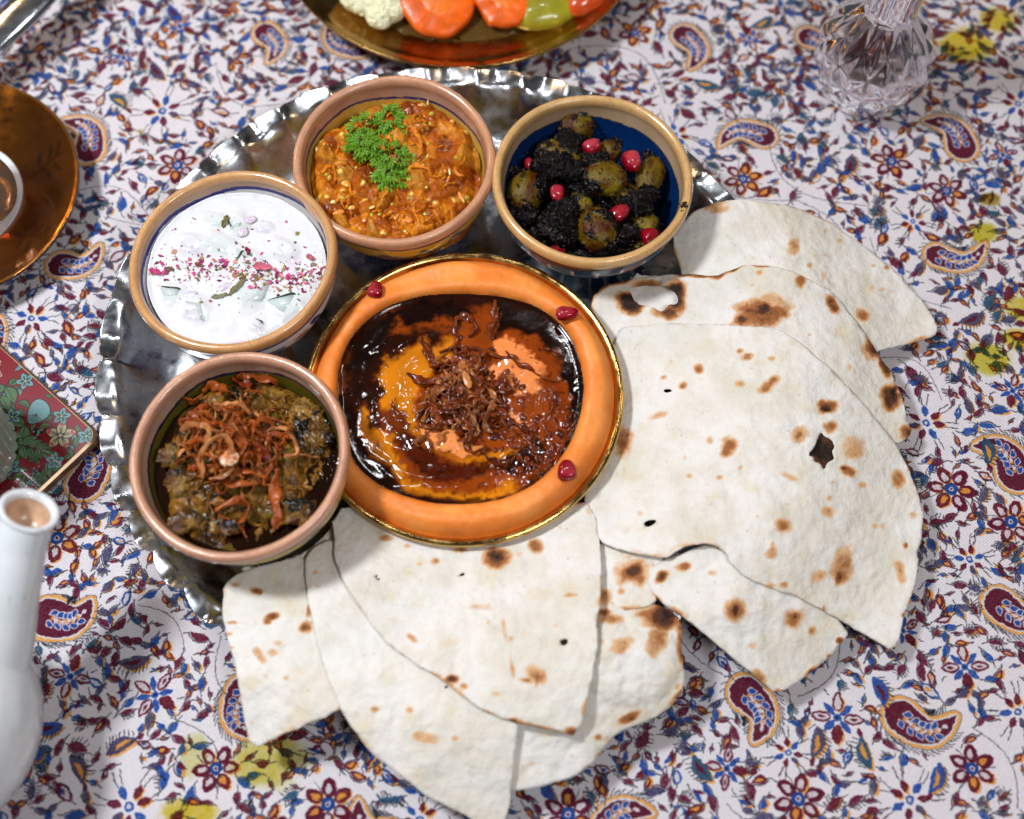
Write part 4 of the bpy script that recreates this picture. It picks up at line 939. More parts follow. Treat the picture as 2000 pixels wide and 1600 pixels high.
bread('flatbread wedge pointing down between the biggest piece and the cloth, with two round scorched blisters', [(1270, 1110), (1300, 1090), (1400, 1060), (1550, 1100), (1662, 1236), (1640, 1262), (1585, 1316), (1520, 1358), (1478, 1322), (1400, 1255), (1340, 1208), (1286, 1170), (1262, 1140)], .0030,
      [(1436, 1194, 27, 28, 0, .62), (1436, 1192, 9, 17, 5, .95), (1551, 1207, 28, 24, -20, .66), (1553, 1203, 10, 14, 0, .9), (1586, 1231, 10, 12, 20, .6), (1470, 1261, 12, 10, 0, .34), (1335, 1107, 22, 9, -10, .66), (1390, 1120, 14, 9, 0, .42), (1582, 1314, 17, 9, -35, .85), (1640, 1251, 9, 8, 0, .85), (1292, 1128, 12, 17, 40, .9), (1364, 1157, 7, 5, 0, .3), (1520, 1350, 10, 6, 0, .6), (1620, 1282, 8, 6, 0, .6)],
      holes=[[(1410, 1118), (1418, 1115), (1426, 1122), (1418, 1126)]], seed=4, edge=.6, puffs=[(1445, 1190, 50, 42, -20, .0016)], th=.0018)
bread('small scorched flatbread strip between the left and right fans', [(1130, 1055), (1180, 1060), (1260, 1075), (1302, 1092), (1290, 1118), (1276, 1150), (1282, 1178), (1230, 1192), (1150, 1190)], .0020,
      [(1235, 1118, 44, 30, 0, .72), (1238, 1115, 30, 20, 5, .95), (1214, 1155, 11, 8, 0, .42), (1180, 1165, 16, 20, 0, .5), (1280, 1150, 10, 20, 0, .5)], seed=5, edge=.5, puffs=[(1235, 1118, 44, 30, 0, .0018)], excl=[XD])
bread('puffy flatbread piece under the centre, browned at its top right corner', [(980, 1400), (1080, 1200), (1150, 1178), (1220, 1180), (1270, 1178), (1312, 1192), (1330, 1232), (1326, 1270), (1336, 1345), (1300, 1388), (1235, 1420), (1190, 1445), (1160, 1490), (1110, 1522), (1050, 1540), (990, 1548), (900, 1500)], .0010,
      [(1290, 1205, 52, 26, 15, .9), (1305, 1200, 26, 16, 30, 1.0), (1283, 1250, 24, 36, 20, .55), (1212, 1262, 32, 18, -20, .52), (1190, 1210, 32, 14, 10, .62), (1180, 1197, 16, 8, 0, .8), (1231, 1401, 30, 10, -30, .78), (1323, 1342, 9, 12, 0, .55), (1168, 1440, 10, 8, 0, .6), (1175, 1255, 8, 10, 0, .4), (1040, 1492, 9, 6, 0, .35), (1150, 1500, 14, 8, -30, .4)],
      seed=6, edge=.62, wav=2.2, puffs=[(1230, 1290, 90, 80, 0, .004)], th=.0020)
bread('short flatbread strip tucked against the aubergine bowl', [(560, 1060), (620, 1030), (680, 1010), (690, 1080), (640, 1130), (560, 1120), (480, 1118), (470, 1112), (530, 1090)], .0006, [(600, 1100, 10, 8, 0, .3)], seed=7, edge=.3, excl=[XB, XD])
bread('leftmost flatbread piece, hanging over the tray rim with a pointed lower corner', [(440, 1140), (468, 1118), (540, 1096), (590, 1090), (660, 1120), (700, 1250), (690, 1370), (655, 1394), (560, 1432), (488, 1468), (478, 1385), (456, 1275), (438, 1205)], .0022,
      [(502, 1154, 16, 9, 10, .74), (532, 1204, 16, 8, -10, .8), (522, 1216, 11, 9, 0, .72), (596, 1226, 18, 13, -20, .8), (602, 1192, 6, 15, 0, .75), (506, 1280, 12, 22, -30, .5), (532, 1276, 12, 10, 0, .42), (540, 1256, 13, 6, 0, .36), (560, 1324, 10, 6, 0, .42), (518, 1320, 7, 7, 0, .3), (454, 1216, 13, 5, 0, .62), (460, 1142, 8, 5, 0, .5), (448, 1240, 9, 4, 0, .5), (450, 1266, 8, 4, 0, .5), (572, 1350, 9, 9, 30, .25), (492, 1150, 8, 8, 0, .4), (507, 1160, 5, 5, 0, .9)],
      seed=8, edge=.3, excl=[XB], lift=[(620, 1400, 60, .002)], th=.0017)
bread('long middle flatbread piece reaching the bottom of the view', [(600, 1080), (650, 1050), (760, 1100), (900, 1250), (1010, 1400), (1013, 1440), (1002, 1500), (985, 1612), (950, 1618), (880, 1576), (800, 1532), (722, 1470), (690, 1425), (664, 1388), (628, 1285), (604, 1190), (596, 1130)], .0052,
      [(616, 1118, 9, 6, 0, .42), (622, 1146, 10, 6, 0, .36), (732, 1386, 11, 8, 0, .52), (800, 1388, 10, 8, 0, .4), (830, 1442, 29, 14, 8, .46), (888, 1442, 10, 7, 0, .42), (920, 1510, 12, 7, 0, .22), (884, 1552, 14, 8, -20, .2), (706, 1188, 12, 6, 60, .3), (640, 1300, 6, 4, 0, .2)],
      holes=[[(866, 1342), (872, 1340), (876, 1352), (870, 1356)]], seed=9, edge=.22, excl=[XB, XD], th=.0017)
bread('front flatbread wedge under the dish, with a dark star shaped scorch beside the brass rim', [(652, 1000), (690, 990), (800, 1010), (1000, 1040), (1145, 972), (1166, 1025), (1174, 1100), (1170, 1200), (1156, 1310), (1136, 1440), (1080, 1426), (1010, 1413), (965, 1402), (925, 1380), (870, 1334), (800, 1292), (745, 1245), (708, 1190), (672, 1140), (655, 1095), (652, 1040)], .0082,
      [(968, 1088, 30, 24, 0, .85), (968, 1086, 13, 9, 20, 1.05), (968, 1086, 5, 20, -30, .95), (1048, 1066, 18, 17, 0, .62), (1016, 1084, 9, 9, 0, .32), (852, 1096, 11, 8, 0, .5), (818, 1102, 9, 6, 0, .4), (754, 1052, 17, 8, 0, .5), (900, 1074, 18, 6, 0, .6), (796, 1066, 9, 6, 0, .4), (1118, 1162, 16, 6, -5, .55), (940, 1186, 38, 9, 0, .30), (984, 1225, 6, 36, -8, .32), (806, 1248, 16, 7, 38, .55), (1048, 1320, 28, 24, 20, .62), (1050, 1322, 10, 24, 10, .8), (1030, 1330, 22, 7, 10, .7),
       (1000, 1305, 6, 34, -12, .46), (968, 1356, 10, 6, 0, .3), (882, 1326, 16, 9, 0, .92), (906, 1340, 10, 8, 0, .62), (1040, 1418, 84, 7, 12, .62), (1116, 1430, 20, 13, 0, .85), (1000, 1408, 14, 7, 0, .9), (1000, 1248, 10, 6, 0, .3), (1085, 1222, 10, 6, 0, .3), (760, 1210, 8, 5, 0, .22), (1120, 1320, 10, 8, 0, .16), (1050, 1150, 6, 5, 0, .2)],
      holes=[[(733, 1122), (740, 1120), (745, 1134), (739, 1136)], [(886, 1116), (900, 1116), (912, 1124), (902, 1128)], [(1090, 1248), (1104, 1246), (1112, 1250), (1100, 1260), (1092, 1258)]], seed=10, edge=.42, excl=[(DISHC[0], DISHC[1], .0835), (bx_-.003, by_, .052)], th=.0017)
bread('biggest flatbread wedge on the right, with a diamond shaped hole and many toasted spots', [(1195, 640), (1300, 631), (1400, 637), (1500, 641), (1542, 655), (1622, 722), (1700, 802), (1760, 882), (1790, 952), (1804, 1010), (1798, 1062), (1790, 1078), (1796, 1096), (1786, 1150), (1764, 1222), (1748, 1273), (1700, 1247), (1640, 1210), (1560, 1165), (1500, 1143), (1425, 1108), (1415, 1082), (1395, 1068), (1345, 1066), (1318, 1078), (1308, 1090), (1280, 1088), (1215, 1076), (1170, 1056), (1140, 985), (1150, 900)], .0070,
      [(1446, 686, 9, 7, 0, .5), (1460, 697, 16, 10, -20, .56), (1507, 700, 9, 7, 0, .46), (1310, 706, 7, 7, 0, .34), (1364, 721, 12, 13, 20, .66), (1296, 737, 10, 6, 0, .48), (1333, 754, 11, 10, 0, .68), (1444, 750, 13, 9, 0, .52), (1500, 754, 30, 13, -38, .6), (1368, 741, 12, 5, 0, .28), (1614, 795, 28, 16, 0, .74), (1612, 800, 14, 7, 10, 1.0), (1283, 811, 26, 11, -15, .4), (1218, 862, 24, 34, 0, .6), (1373, 806, 5, 10, 20, .3), (1316, 845, 14, 17, 0, .2), (1386, 860, 10, 10, 0, .42), (1421, 874, 22, 20, -40, .66),
       (1560, 850, 22, 18, -40, .5), (1562, 848, 6, 9, 0, .75), (1620, 834, 16, 15, 0, .66), (1667, 876, 30, 30, 20, .46), (1653, 919, 24, 14, 24, .72), (1648, 915, 11, 7, 20, 1.0), (1753, 937, 15, 24, -10, .58), (1542, 931, 26, 9, 22, .42), (1405, 932, 10, 7, 0, .42), (1346, 930, 11, 8, 0, .44), (1684, 948, 11, 10, 0, .54), (1627, 942, 7, 6, 0, .3), (1621, 974, 9, 8, 0, .4), (1618, 1000, 15, 14, 0, .42), (1529, 1027, 19, 17, 20, .66), (1508, 1079, 15, 14, 30, .5), (1708, 1028, 11, 10, 0, .42), (1724, 1028, 7, 10, 0, .3),
       (1643, 1105, 26, 44, 12, .54), (1638, 1127, 9, 20, 15, .82), (1597, 1127, 24, 16, -20, .46), (1769, 1065, 6, 9, 0, .8), (1758, 1120, 13, 26, -8, .5), (1766, 1201, 8, 8, 0, .66), (1532, 1142, 12, 10, 0, .62), (1501, 1144, 16, 7, 0, .42), (1366, 1070, 44, 12, -6, .52), (1342, 1078, 9, 12, 0, .85), (1410, 1084, 7, 12, 0, .5), (1223, 1037, 14, 12, 0, .2), (1782, 1006, 14, 10, 0, .3), (1250, 1002, 8, 6, 0, .3), (1360, 985, 8, 9, 0, .24), (1480, 1010, 4, 4, 0, .5), (1700, 840, 8, 8, 0, .2), (1609, 1190, 5, 9, 0, .6), (1540, 985, 18, 6, 0, .2), (1205, 720, 8, 20, 0, .4)],
      holes=[[(1571, 886), (1580, 882), (1592, 870), (1598, 853), (1606, 840), (1614, 852), (1626, 858), (1635, 870), (1627, 880), (1631, 894), (1616, 904), (1609, 921), (1600, 904), (1588, 900), (1590, 890)], [(1256, 1022), (1262, 1016), (1280, 1015), (1284, 1019), (1276, 1028), (1262, 1030)], [(1298, 764), (1306, 761), (1318, 763), (1316, 769), (1302, 770)]], seed=3, edge=.26, excl=[(DISHC[0], DISHC[1], .0835)], th=.0020, puffs=[(1365, 1072, 48, 14, -6, .0016)])
bread('small pale flatbread scrap seen through the torn hole near the olive bowl', [(1190, 545), (1340, 540), (1350, 640), (1200, 650)], .0006, [(1230, 600, 8, 6, 0, .3)], seed=13, edge=.2, excl=[XO, XD])
# what shows through the diamond hole: a scorched lower sheet
bread('small blackened flatbread scrap seen through the diamond hole', [(1545, 850), (1660, 830), (1670, 930), (1570, 945)], .0040, [(1605, 880, 60, 60, 0, 1.1), (1596, 896, 16, 8, -30, .1)], seed=12, edge=.8, wav=1.5)

# ------------------------------------------------------------------ food helpers
def toloc(o, V): return V
def heap(name, c, rad, res, zf, colf, mat, label=None, cat=None, root=None, group=None, skirt=.004):
    V, Fc = disc(c, rad, res, zf); col = colf(V)
    n0 = len(V); V2, F2 = add_skirt(V, Fc, skirt); b = np.unique(boundary(Fc)); col = np.concatenate([col, col[b]])
    if root is None: return tag(put(name, V2, F2, mat, origin=(c[0], c[1], float(V[:, 2].min())), col=col), label, cat, group)
    return put(name, V2, F2, mat, root, col=col)
def aril(px, py, z, rpx, ang, label, pale=.4, seed=0, k=1.35, scale=1.):
    c = un(px, py, z); r = rpx*K*scale
    V, Fc = ico(4); n = fbm(V, 1.6, 2, seed)
    W = np.sign(V)*np.abs(V)**.78*np.array([r*k, r, r*.85])*.93*(1+.07*n)[:, None]; W[:, 1] *= (1-.28*(V[:, 0])); W[:, 2] *= 1-.12*V[:, 0]
    f = fbm(V, 2.2, 2, seed+4); W = W*(1-.05*np.abs(f))[:, None]
    t = sm(.15, .8, V@np.array([.35*math.cos(seed), .35*math.sin(seed), .8])+.25*f)
    col = mixc(np.tile(S(128, 2, 20), (len(V), 1)), np.tile(S(214, 84, 98), (len(V), 1)), t*t*pale*.45); col = mixc(col, np.tile(S(90, 0, 16), (len(V), 1)), sm(.2, .8, vn(V, 3, seed))*.5)
    Rm_ = rotz(ang); return tag(put('pomegranate_seed', W@Rm_.T+c, Fc, ruby, origin=c, col=col), label, 'pomegranate seed', 'pomegranate seeds used as garnish')
ruby = M('pomegranate_flesh', attr=True, rough=.07, coat=0, sss=.05, ssr=(1, .1, .12), sscale=.004)
def strand_path(c, a, L, curl, n=26, zfun=None, seed=0, rise=.002, wob=.35):
    r_ = random.Random(seed); x, y = c; P = []; dz = r_.uniform(0, rise); ph = r_.uniform(0, 6); s_ = L/n; dc = 0
    for i in range(n):
        t = i/(n-1); P.append((x, y, dz*(1+.8*math.sin(ph+t*4.5))))
        dc = .75*dc+r_.gauss(0, wob); a += curl/n+dc*.22; x += math.cos(a)*s_; y += math.sin(a)*s_
    P = np.array(P); P[:, 2] += zfun(P[:, 0], P[:, 1]); return P
def ribbon(path, w, h, mat, root, seed, c1, c2, name='onion_strand', seg=8):
    r_ = random.Random(seed); n = len(path); t = np.linspace(0, 1, n)
    path = path+.0007*np.stack([vn(path, 420, seed+k_*9) for k_ in range(3)], 1)
    ww = w*(.35+.65*np.sin(np.pi*np.clip(t*.94+.03, 0, 1))**.5)*(1+.28*np.sin(t*r_.uniform(8, 20)+r_.uniform(0, 6))); tw = r_.uniform(-1, 1)+r_.uniform(-2.5, 2.5)*t+.6*np.sin(t*9+seed)
    V, Fs = tube(path, ww, h*(1+.2*np.sin(t*13+seed)), seg=seg, twist=tw, ns=500, seed=seed)
    f = .5+.5*fbm(V, 130, 3, seed); a = np.abs(fbm(V, 420, 2, seed+3)); col = mixc(np.tile(c1, (len(V), 1)), np.tile(c2, (len(V), 1)), np.clip(f*1.3-.15+.3*a, 0, 1))
    return put(name, V, Fs, mat, root, col=col)

# ------------------------------------------------------------------ hummus and its oil
hum = M('hummus', attr=True, rough=.48, sss=.08, ssr=(1, .35, .12), sscale=.004, bump=[(900, .3, .0004), (120, .3, .0012)], var=(50, .08), specks=(700, .70, S(150, 60, 20), .5))
WELL = [(900, 577), (830, 580), (760, 600), (715, 632), (684, 668), (664, 720), (662, 770), (668, 830), (682, 880), (702, 915), (745, 950), (800, 972), (860, 984), (930, 984), (990, 972), (1045, 946), (1085, 908), (1112, 865), (1130, 815), (1139, 765), (1134, 720), (1118, 670), (1090, 632), (1045, 600), (980, 582)]
HZ = .0385
WW = [tuple(un(a, b, .0360)[:2]) for a, b in WELL]
WW = chaikin([(float(a), float(b)) for a, b in WW], 2)
HR = .0852
def hz(x, y):
    r = np.hypot(x-dx_, y-dy_); P = np.stack([x, y], -1); d = sdpoly(x, y, WW); a = np.arctan2(y-dy_, x-dx_)
    w_in = np.clip(d/.0055, 0, 1); w_out = np.clip((HR-r)/.009, 0, 1)
    ring = .0330+.0092*np.sqrt(np.clip(1-(1-w_in)**2, 0, 1))*(1-(1-w_out)**2.2)-.0030*(1-w_out)**2
    sw = 1.5*(.0011*fbm(np.stack([x+.01*np.cos(a*2), y], -1), 26, 3, 3)+.0006*np.sin((a*1.0+d*260)+1.4*fbm(P, 30, 2, 5))*sm(0, .01, d)*sm(.0, .004, HR-r)+.0004*np.abs(fbm(P, 160, 3, 6)))
    return np.where(d > 0, ring+sw, .0330-.012*sm(0, .006, -d))
def hcol(V):
    P = V[:, :2]; px = proj(V); c = np.tile(S(230, 126, 46), (len(V), 1)); n = fbm(P, 50, 4, 9)
    c = mixc(c, np.tile(S(236, 144, 66), (len(V), 1)), sm(-.1, .45, n)); c = mixc(c, np.tile(S(214, 118, 44), (len(V), 1)), sm(.1, .6, -n)*.6)
    d = sdpoly(V[:, 0], V[:, 1], WW); c = mixc(c, np.tile(S(122, 48, 10), (len(V), 1)), sm(.0012, -.0010, d+.0006*vn(P, 300, 4))); return c
heap('hummus', (dx_, dy_), HR, .00075, hz, hcol, hum, 'thick orange ring of smooth hummus filling the brass dish', 'hummus', skirt=.006)

def px_poly(V, poly): return sdpoly(V[:, 0], V[:, 1], poly)
oilm = M('dark_onion_oil', attr=True, rough=.06, coat=0, bump=[(60, .10, .0010), (420, .06, .0003)], rvar=(90, .03, .12), spec=.45)
ocx, ocy = map(float, np.mean(WW, axis=0))
MOUNDS = [((1010, 700), 46, 40, .0030), ((870, 868), 66, 26, .0034), ((1050, 790), 50, 70, .0024), ((905, 760), 100, 90, .0020), ((760, 760), 60, 120, .0012), ((860, 950), 120, 14, .0010)]
def oz(x, y):
    P = np.stack([x, y], -1); z = .0362+.00010*fbm(P, 60, 2, 3)
    for (a, b), rx, ry, h in MOUNDS:
        q = un(a, b, .037); u = ((x-q[0])/(rx*K))**2+((y-q[1])/(ry*K))**2; z = z+h*np.exp(-u*1.1)*(1+.35*fbm(P, 190, 4, 11))
    px = proj(np.stack([x, y, np.full_like(x, .037)], -1)); rg = np.exp(-((px[..., 0]-1085)/45)**2-((px[..., 1]-850)/80)**2)+np.exp(-((px[..., 0]-1040)/60)**2-((px[..., 1]-915)/40)**2)
    z = z+.0022*rg*np.abs(fbm(P, 230, 4, 15)); ang = np.arctan2(y-ocy, x-ocx); z = z+.00024*np.sin(np.hypot(x-ocx, y-ocy)*620+ang*1.5+4.5*fbm(P, 45, 3, 77))*np.exp(-((px[..., 0]-790)/95)**2)*sm(-.004, -.012, sdpoly(x, y, WW))
    d = sdpoly(x, y, WW); return z+.0010*sm(-.0016, 0, d)
PAINT = [  # colour, softness(px), strength, polygon in the view
    ((134, 56, 9), 12, 1, [(662, 760), (700, 700), (760, 650), (860, 640), (900, 690), (760, 720), (735, 800), (760, 900), (850, 960), (1000, 965), (1090, 890), (1120, 760), (1060, 640), (940, 600), (760, 610), (680, 700)]),
    ((194, 112, 14), 10, 1, [(748, 704), (826, 664), (838, 690), (880, 660), (892, 690), (850, 730), (815, 760), (806, 830), (826, 850), (870, 890), (950, 895), (1000, 880), (990, 920), (900, 905), (850, 880), (815, 855), (790, 845), (770, 850), (752, 800), (742, 760)]),
    ((198, 116, 16), 9, 1, [(706, 790), (724, 800), (730, 840), (770, 850), (768, 880), (776, 900), (800, 930), (850, 955), (930, 962), (1000, 940), (1006, 955), (930, 980), (850, 968), (790, 945), (770, 910), (730, 885), (708, 850)]),
    ((228, 132, 70), 4, 1, [(962, 676), (985, 660), (1010, 664), (1040, 690), (1066, 716), (1070, 730), (1052, 735), (1040, 738), (1060, 766), (1040, 774), (1006, 770), (990, 745), (960, 725), (946, 712), (975, 705)]),
    ((222, 134, 74), 4, 1, [(812, 838), (850, 836), (890, 846), (930, 868), (948, 878), (910, 890), (880, 886), (845, 866)]),
    ((222, 136, 76), 4, .9, [(1000, 800), (1016, 806), (1022, 826), (1010, 840), (1000, 820)]),
    ((92, 32, 8), 6, .95, [(728, 800), (742, 778), (752, 790), (748, 815), (770, 790), (792, 812), (800, 845), (780, 848), (745, 832), (730, 822)]),
    ((66, 18, 4), 7, .95, [(776, 840), (800, 850), (832, 868), (862, 896), (900, 905), (960, 905), (1000, 890), (1000, 925), (940, 930), (870, 945), (836, 930), (800, 900), (776, 880)]),
    ((20, 6, 3), 9, 1, [(664, 752), (672, 720), (690, 668), (730, 626), (790, 598), (860, 588), (915, 592), (935, 612), (900, 636), (860, 620), (810, 640), (780, 630), (752, 676), (720, 706), (690, 735)]),
    ((24, 8, 3), 8, 1, [(966, 590), (1010, 604), (1050, 618), (1080, 642), (1096, 672), (1082, 690), (1046, 655), (1000, 648), (964, 662), (972, 625)]),
    ((18, 5, 3), 6, 1, [(1100, 690), (1122, 710), (1134, 760), (1128, 812), (1116, 806), (1106, 740)]),
    ((30, 8, 3), 8, .95, [(990, 895), (1020, 870), (1050, 850), (1070, 870), (1062, 905), (1040, 915), (1010, 935), (986, 925)]),
    ((34, 10, 4), 8, .9, [(670, 860), (700, 900), (745, 935), (800, 958), (870, 972), (940, 974), (1000, 965), (1000, 975), (930, 984), (850, 980), (780, 965), (720, 930), (680, 885)]),
    ((40, 12, 4), 5, .9, [(715, 790), (728, 764), (748, 756), (746, 775), (736, 795), (742, 830), (730, 836), (720, 815)]),
    ((120, 46, 10), 8, .75, [(1060, 720), (1085, 735), (1108, 800), (1110, 850), (1090, 900), (1060, 900), (1076, 840), (1070, 790)])]
def ocol(V):
    px = proj(V); P = V[:, :2]; w = np.stack([fbm(P, 130, 4, 31), fbm(P, 130, 4, 37)], 1)*15+np.stack([fbm(P, 420, 3, 3), fbm(P, 420, 3, 4)], 1)*7; q = px+w
    c = np.tile(S(36, 11, 3), (len(V), 1))
    for k, (rgb, soft, st, poly) in enumerate(PAINT):
        d = sdpoly(q[:, 0], q[:, 1], poly)
        if rgb[0] > 190: c = mixc(c, np.tile(S(124, 48, 10), (len(V), 1)), .8*sm(14, 2, d)*(.6+.4*fbm(P, 300, 3, k)))
        c = mixc(c, np.tile(S(*rgb), (len(V), 1)), st*sm(soft, -soft, d))
    n = fbm(P, 240, 4, 41); c = mixc(c, c*.35, sm(.25, .6, n)*.8*(c[:, 0] < .5)); c = c*(1+.25*fbm(P, 90, 3, 43))[:, None]
    sp_ = vn(P, 620, 5) > .74; reg = (px[:, 0] > 1000) | (px[:, 1] > 850); c[sp_ & reg & (c[:, 1] > .03)] *= .4
    return c
V, Fc = disc((ocx, ocy), .0745, .0006, oz); cc = V[Fc].mean(1); keep = sdpoly(cc[:, 0], cc[:, 1], WW) < .0006; Fc = Fc[keep]
u, inv = np.unique(Fc, return_inverse=True); V = V[u]; Fc = inv.reshape(Fc.shape); col = ocol(V)
tag(put('onion_oil', V, Fc, oilm, origin=(ocx, ocy, .036), col=col), 'dark glossy onion oil pooled in the middle of the hummus, with yellow and brown swirls', 'oil')
def ozs(x, y): return oz(np.asarray(x, float), np.asarray(y, float))
onion1 = M('caramelised_onion', attr=True, rough=.1, coat=0, spec=.55, crough=.06, sss=.08, ssr=(1, .3, .08), sscale=.003, bump=[(700, .4, .0005), (160, .3, .0010)], var=(200, .3))
root = empty('caramelised_onions', un(905, 770, .038), 'dark caramelised onion strands heaped in the centre of the hummus', 'fried onions')
ro = random.Random(21)
def hummound(x, y):
    p = proj(np.stack([x, y, np.full(np.shape(x), .038)], -1)); return ozs(x, y)+.0075*np.exp(-(((p[..., 0]-905)/72)**2+((p[..., 1]-775)/78)**2))
DK1, DK2, LT = S(42, 10, 4), S(132, 56, 20), S(188, 112, 58)
for k in range(110):
    while True:
        px, py = ro.gauss(900, 42), ro.gauss(780, 44)
        if ((px-900)/92)**2+((py-775)/100)**2 < 1 and not (px > 965 and py < 790): break
    c = un(px, py, .040); L_ = ro.uniform(.010, .024); a = ro.uniform(0, 6.28)
    P = strand_path((c[0]-math.cos(a)*L_*.4, c[1]-math.sin(a)*L_*.4), a, L_, ro.uniform(-3.0, 3.0), 28, hummound, k, .0022, .5)
    lt = ro.random(); ribbon(P, ro.uniform(.0009, .0026), ro.uniform(.00022, .0005), onion1, root, k, DK1, DK2 if lt < .68 else LT)
for k, (pts, w) in enumerate([([(990, 690), (1010, 716), (1040, 722), (1062, 738), (1090, 746)], .0016), ([(950, 690), (975, 700), (1000, 700), (1012, 704)], .0014), ([(968, 585), (966, 610), (958, 640), (962, 660)], .0022), ([(890, 620), (905, 612), (925, 622), (932, 645), (915, 655)], .0026),
                              ([(900, 660), (885, 645), (890, 622), (912, 612)], .0020), ([(820, 655), (832, 680), (845, 705), (848, 730)], .0022), ([(795, 730), (820, 745), (850, 748), (870, 742)], .0028), ([(990, 820), (1030, 840), (1046, 870), (1040, 890)], .0018), ([(1050, 900), (1045, 880), (1020, 850), (1000, 835)], .0012),
                              ([(955, 640), (970, 620), (975, 596)], .0018), ([(1085, 690), (1070, 680), (1056, 680)], .0014), ([(940, 880), (960, 900), (990, 905), (1010, 890)], .0024), ([(1000, 880), (1020, 900), (1050, 905)], .0022), ([(1085, 770), (1078, 800), (1060, 830), (1070, 850)], .0020), ([(830, 800), (815, 815), (820, 832), (845, 836), (880, 830), (910, 818)], .0012), ([(860, 690), (890, 676), (930, 680), (960, 692)], .0014)]):
    q = np.array([un(a, b, .039)[:2] for a, b in pts]); t = np.linspace(0, 1, len(q)); tt = np.linspace(0, 1, 30); P = np.stack([np.interp(tt, t, q[:, 0]), np.interp(tt, t, q[:, 1])], 1)
    for _ in range(4): P[1:-1] = (P[:-2]+2*P[1:-1]+P[2:])/4
    z = hummound(P[:, 0], P[:, 1])+.0006+.0008*np.sin(tt*7+k); P = np.concatenate([P, z[:, None]], 1); P[:, :2] += .0006*np.stack([fbm(P, 200, 2, k), fbm(P, 200, 2, k+50)], 1)
    ribbon(P, w, .0006, onion1, root, 300+k, DK1*.8, DK2)
jc = un(905, 775, .038)
heap('onion_jam', (jc[0], jc[1]), .0235, .0006, lambda x, y: hummound(x, y)-.0014+.0016*fbm(np.stack([x, y], -1), 170, 4, 3)+.0012*(1-2*np.abs(fbm(np.stack([x, y], -1), 90, 3, 5)))-.004*sm(.012, .0235, np.hypot(x-jc[0], y-jc[1])+.004*fbm(np.stack([x, y], -1), 110, 3, 9)),
     lambda V: mixc(np.tile(S(34, 9, 3), (len(V), 1)), np.tile(S(112, 44, 16), (len(V), 1)), sm(-.3, .4, fbm(V, 160, 4, 4))), onion1, root=root)
V, Fc, n = blob(un(912, 742, .0520), (.0022, .0055, .0009), rotz(.35), 4, 3, .15, 3); put('onion_slice', V, Fc, onion1, root, col=np.tile(S(186, 118, 60), (len(V), 1))*(1+.3*n)[:, None])
# glossy clots beside the strands
parts = []
for k in range(46):
    px, py = ro.gauss(1045, 45), ro.gauss(865, 50)
    if sdpoly(np.array([px]), np.array([py]), WELL)[0] > -14: continue
    c = un(px, py, .037); c[2] = float(ozs(np.array([c[0]]), np.array([c[1]]))[0]); r = ro.uniform(.0010, .0024); V, Fc, n = blob(c, (r*1.3, r, r*.6), rotz(ro.uniform(0, 3)), 3, 2, .25, k); parts.append((V, Fc))
V, Fs = join(parts); o = put('onion_crumbs', V, Fs, onion1, root, col=mixc(np.tile(S(40, 10, 5), (len(V), 1)), np.tile(S(130, 50, 20), (len(V), 1)), .5+.5*fbm(V, 200, 2, 2))); o['kind'] = 'stuff'
def hring(px, py): p = un(px, py, .042); return float(hz(np.array([p[0]]), np.array([p[1]]))[0])
for k, (px, py, r, a, kk, lab) in enumerate([(733, 566, 15, 1.5, 1.28, 'red pomegranate seed on the hummus ring, near the yogurt bowl'), (1108, 612, 14.5, .03, 1.62, 'elongated red pomegranate seed on the hummus ring, below the olive bowl'), (1107, 919, 18, 1.62, 1.15, 'rounded triangular pomegranate seed on the lower right of the hummus ring')]):
    aril(px, py, hring(px, py)+.0028, r, a, lab, .5, 2+k, kk)

# ------------------------------------------------------------------ yogurt bowl
YZ = .0478
yog = M('yogurt', attr=True, rough=.14, coat=.3, crough=.06, sss=.1, ssr=(1, .95, .9), sscale=.004, bump=[(90, .12, .0012)])
ycx, ycy = map(float, un(463, 528, YZ+Z0)[:2]); YR = .0506; yz0 = YZ+Z0
CUBES = [(582, 1240, 0)]
zz = lambda X, Y: (240+X*.2375, 320+Y*.2375)
CK = [(zz(590, 1215), 24, 21, .2, 'large cucumber cube'), (zz(1065, 1070), 34, 26, -.25, 'x'), (zz(1350, 1160), 26, 22, -.35, 'x'), (zz(1100, 1330), 12, 10, .45, 'x'), (zz(400, 1080), 20, 16, .1, 'x'), (zz(930, 490), 18, 16, -.5, 'x'), (zz(560, 670), 22, 16, .3, 'x'), (zz(740, 470), 22, 12, .1, 'x'), (zz(1010, 800), 24, 18, .5, 'x'), (zz(1150, 530), 16, 10, .2, 'x'), (zz(1330, 720), 20, 14, .4, 'x'), (zz(780, 660), 26, 18, .3, 'x')]
def yz(x, y):
    P = np.stack([x, y], -1); z = yz0+.0016*fbm(P, 42, 3, 2)+.0007*(1-2*np.abs(fbm(P, 70, 3, 4))); p = proj(np.stack([x, y, np.full_like(x, yz0)], -1))+5*np.stack([fbm(P, 90, 3, 51), fbm(P, 90, 3, 52)], -1)
    for (cx, cy), rx, ry, a, _ in CK:
        u = ((p[..., 0]-cx)*math.cos(a)+(p[..., 1]-cy)*math.sin(a))/rx; v = (-(p[..., 0]-cx)*math.sin(a)+(p[..., 1]-cy)*math.cos(a))/ry
        d = (np.abs(u)**3+np.abs(v)**3)**(1/3.); z = z+.0019*sm(1.7, .6, d)
    r = np.hypot(x-ycx, y-ycy); return z+.0009*sm(YR-.0025, YR, r)
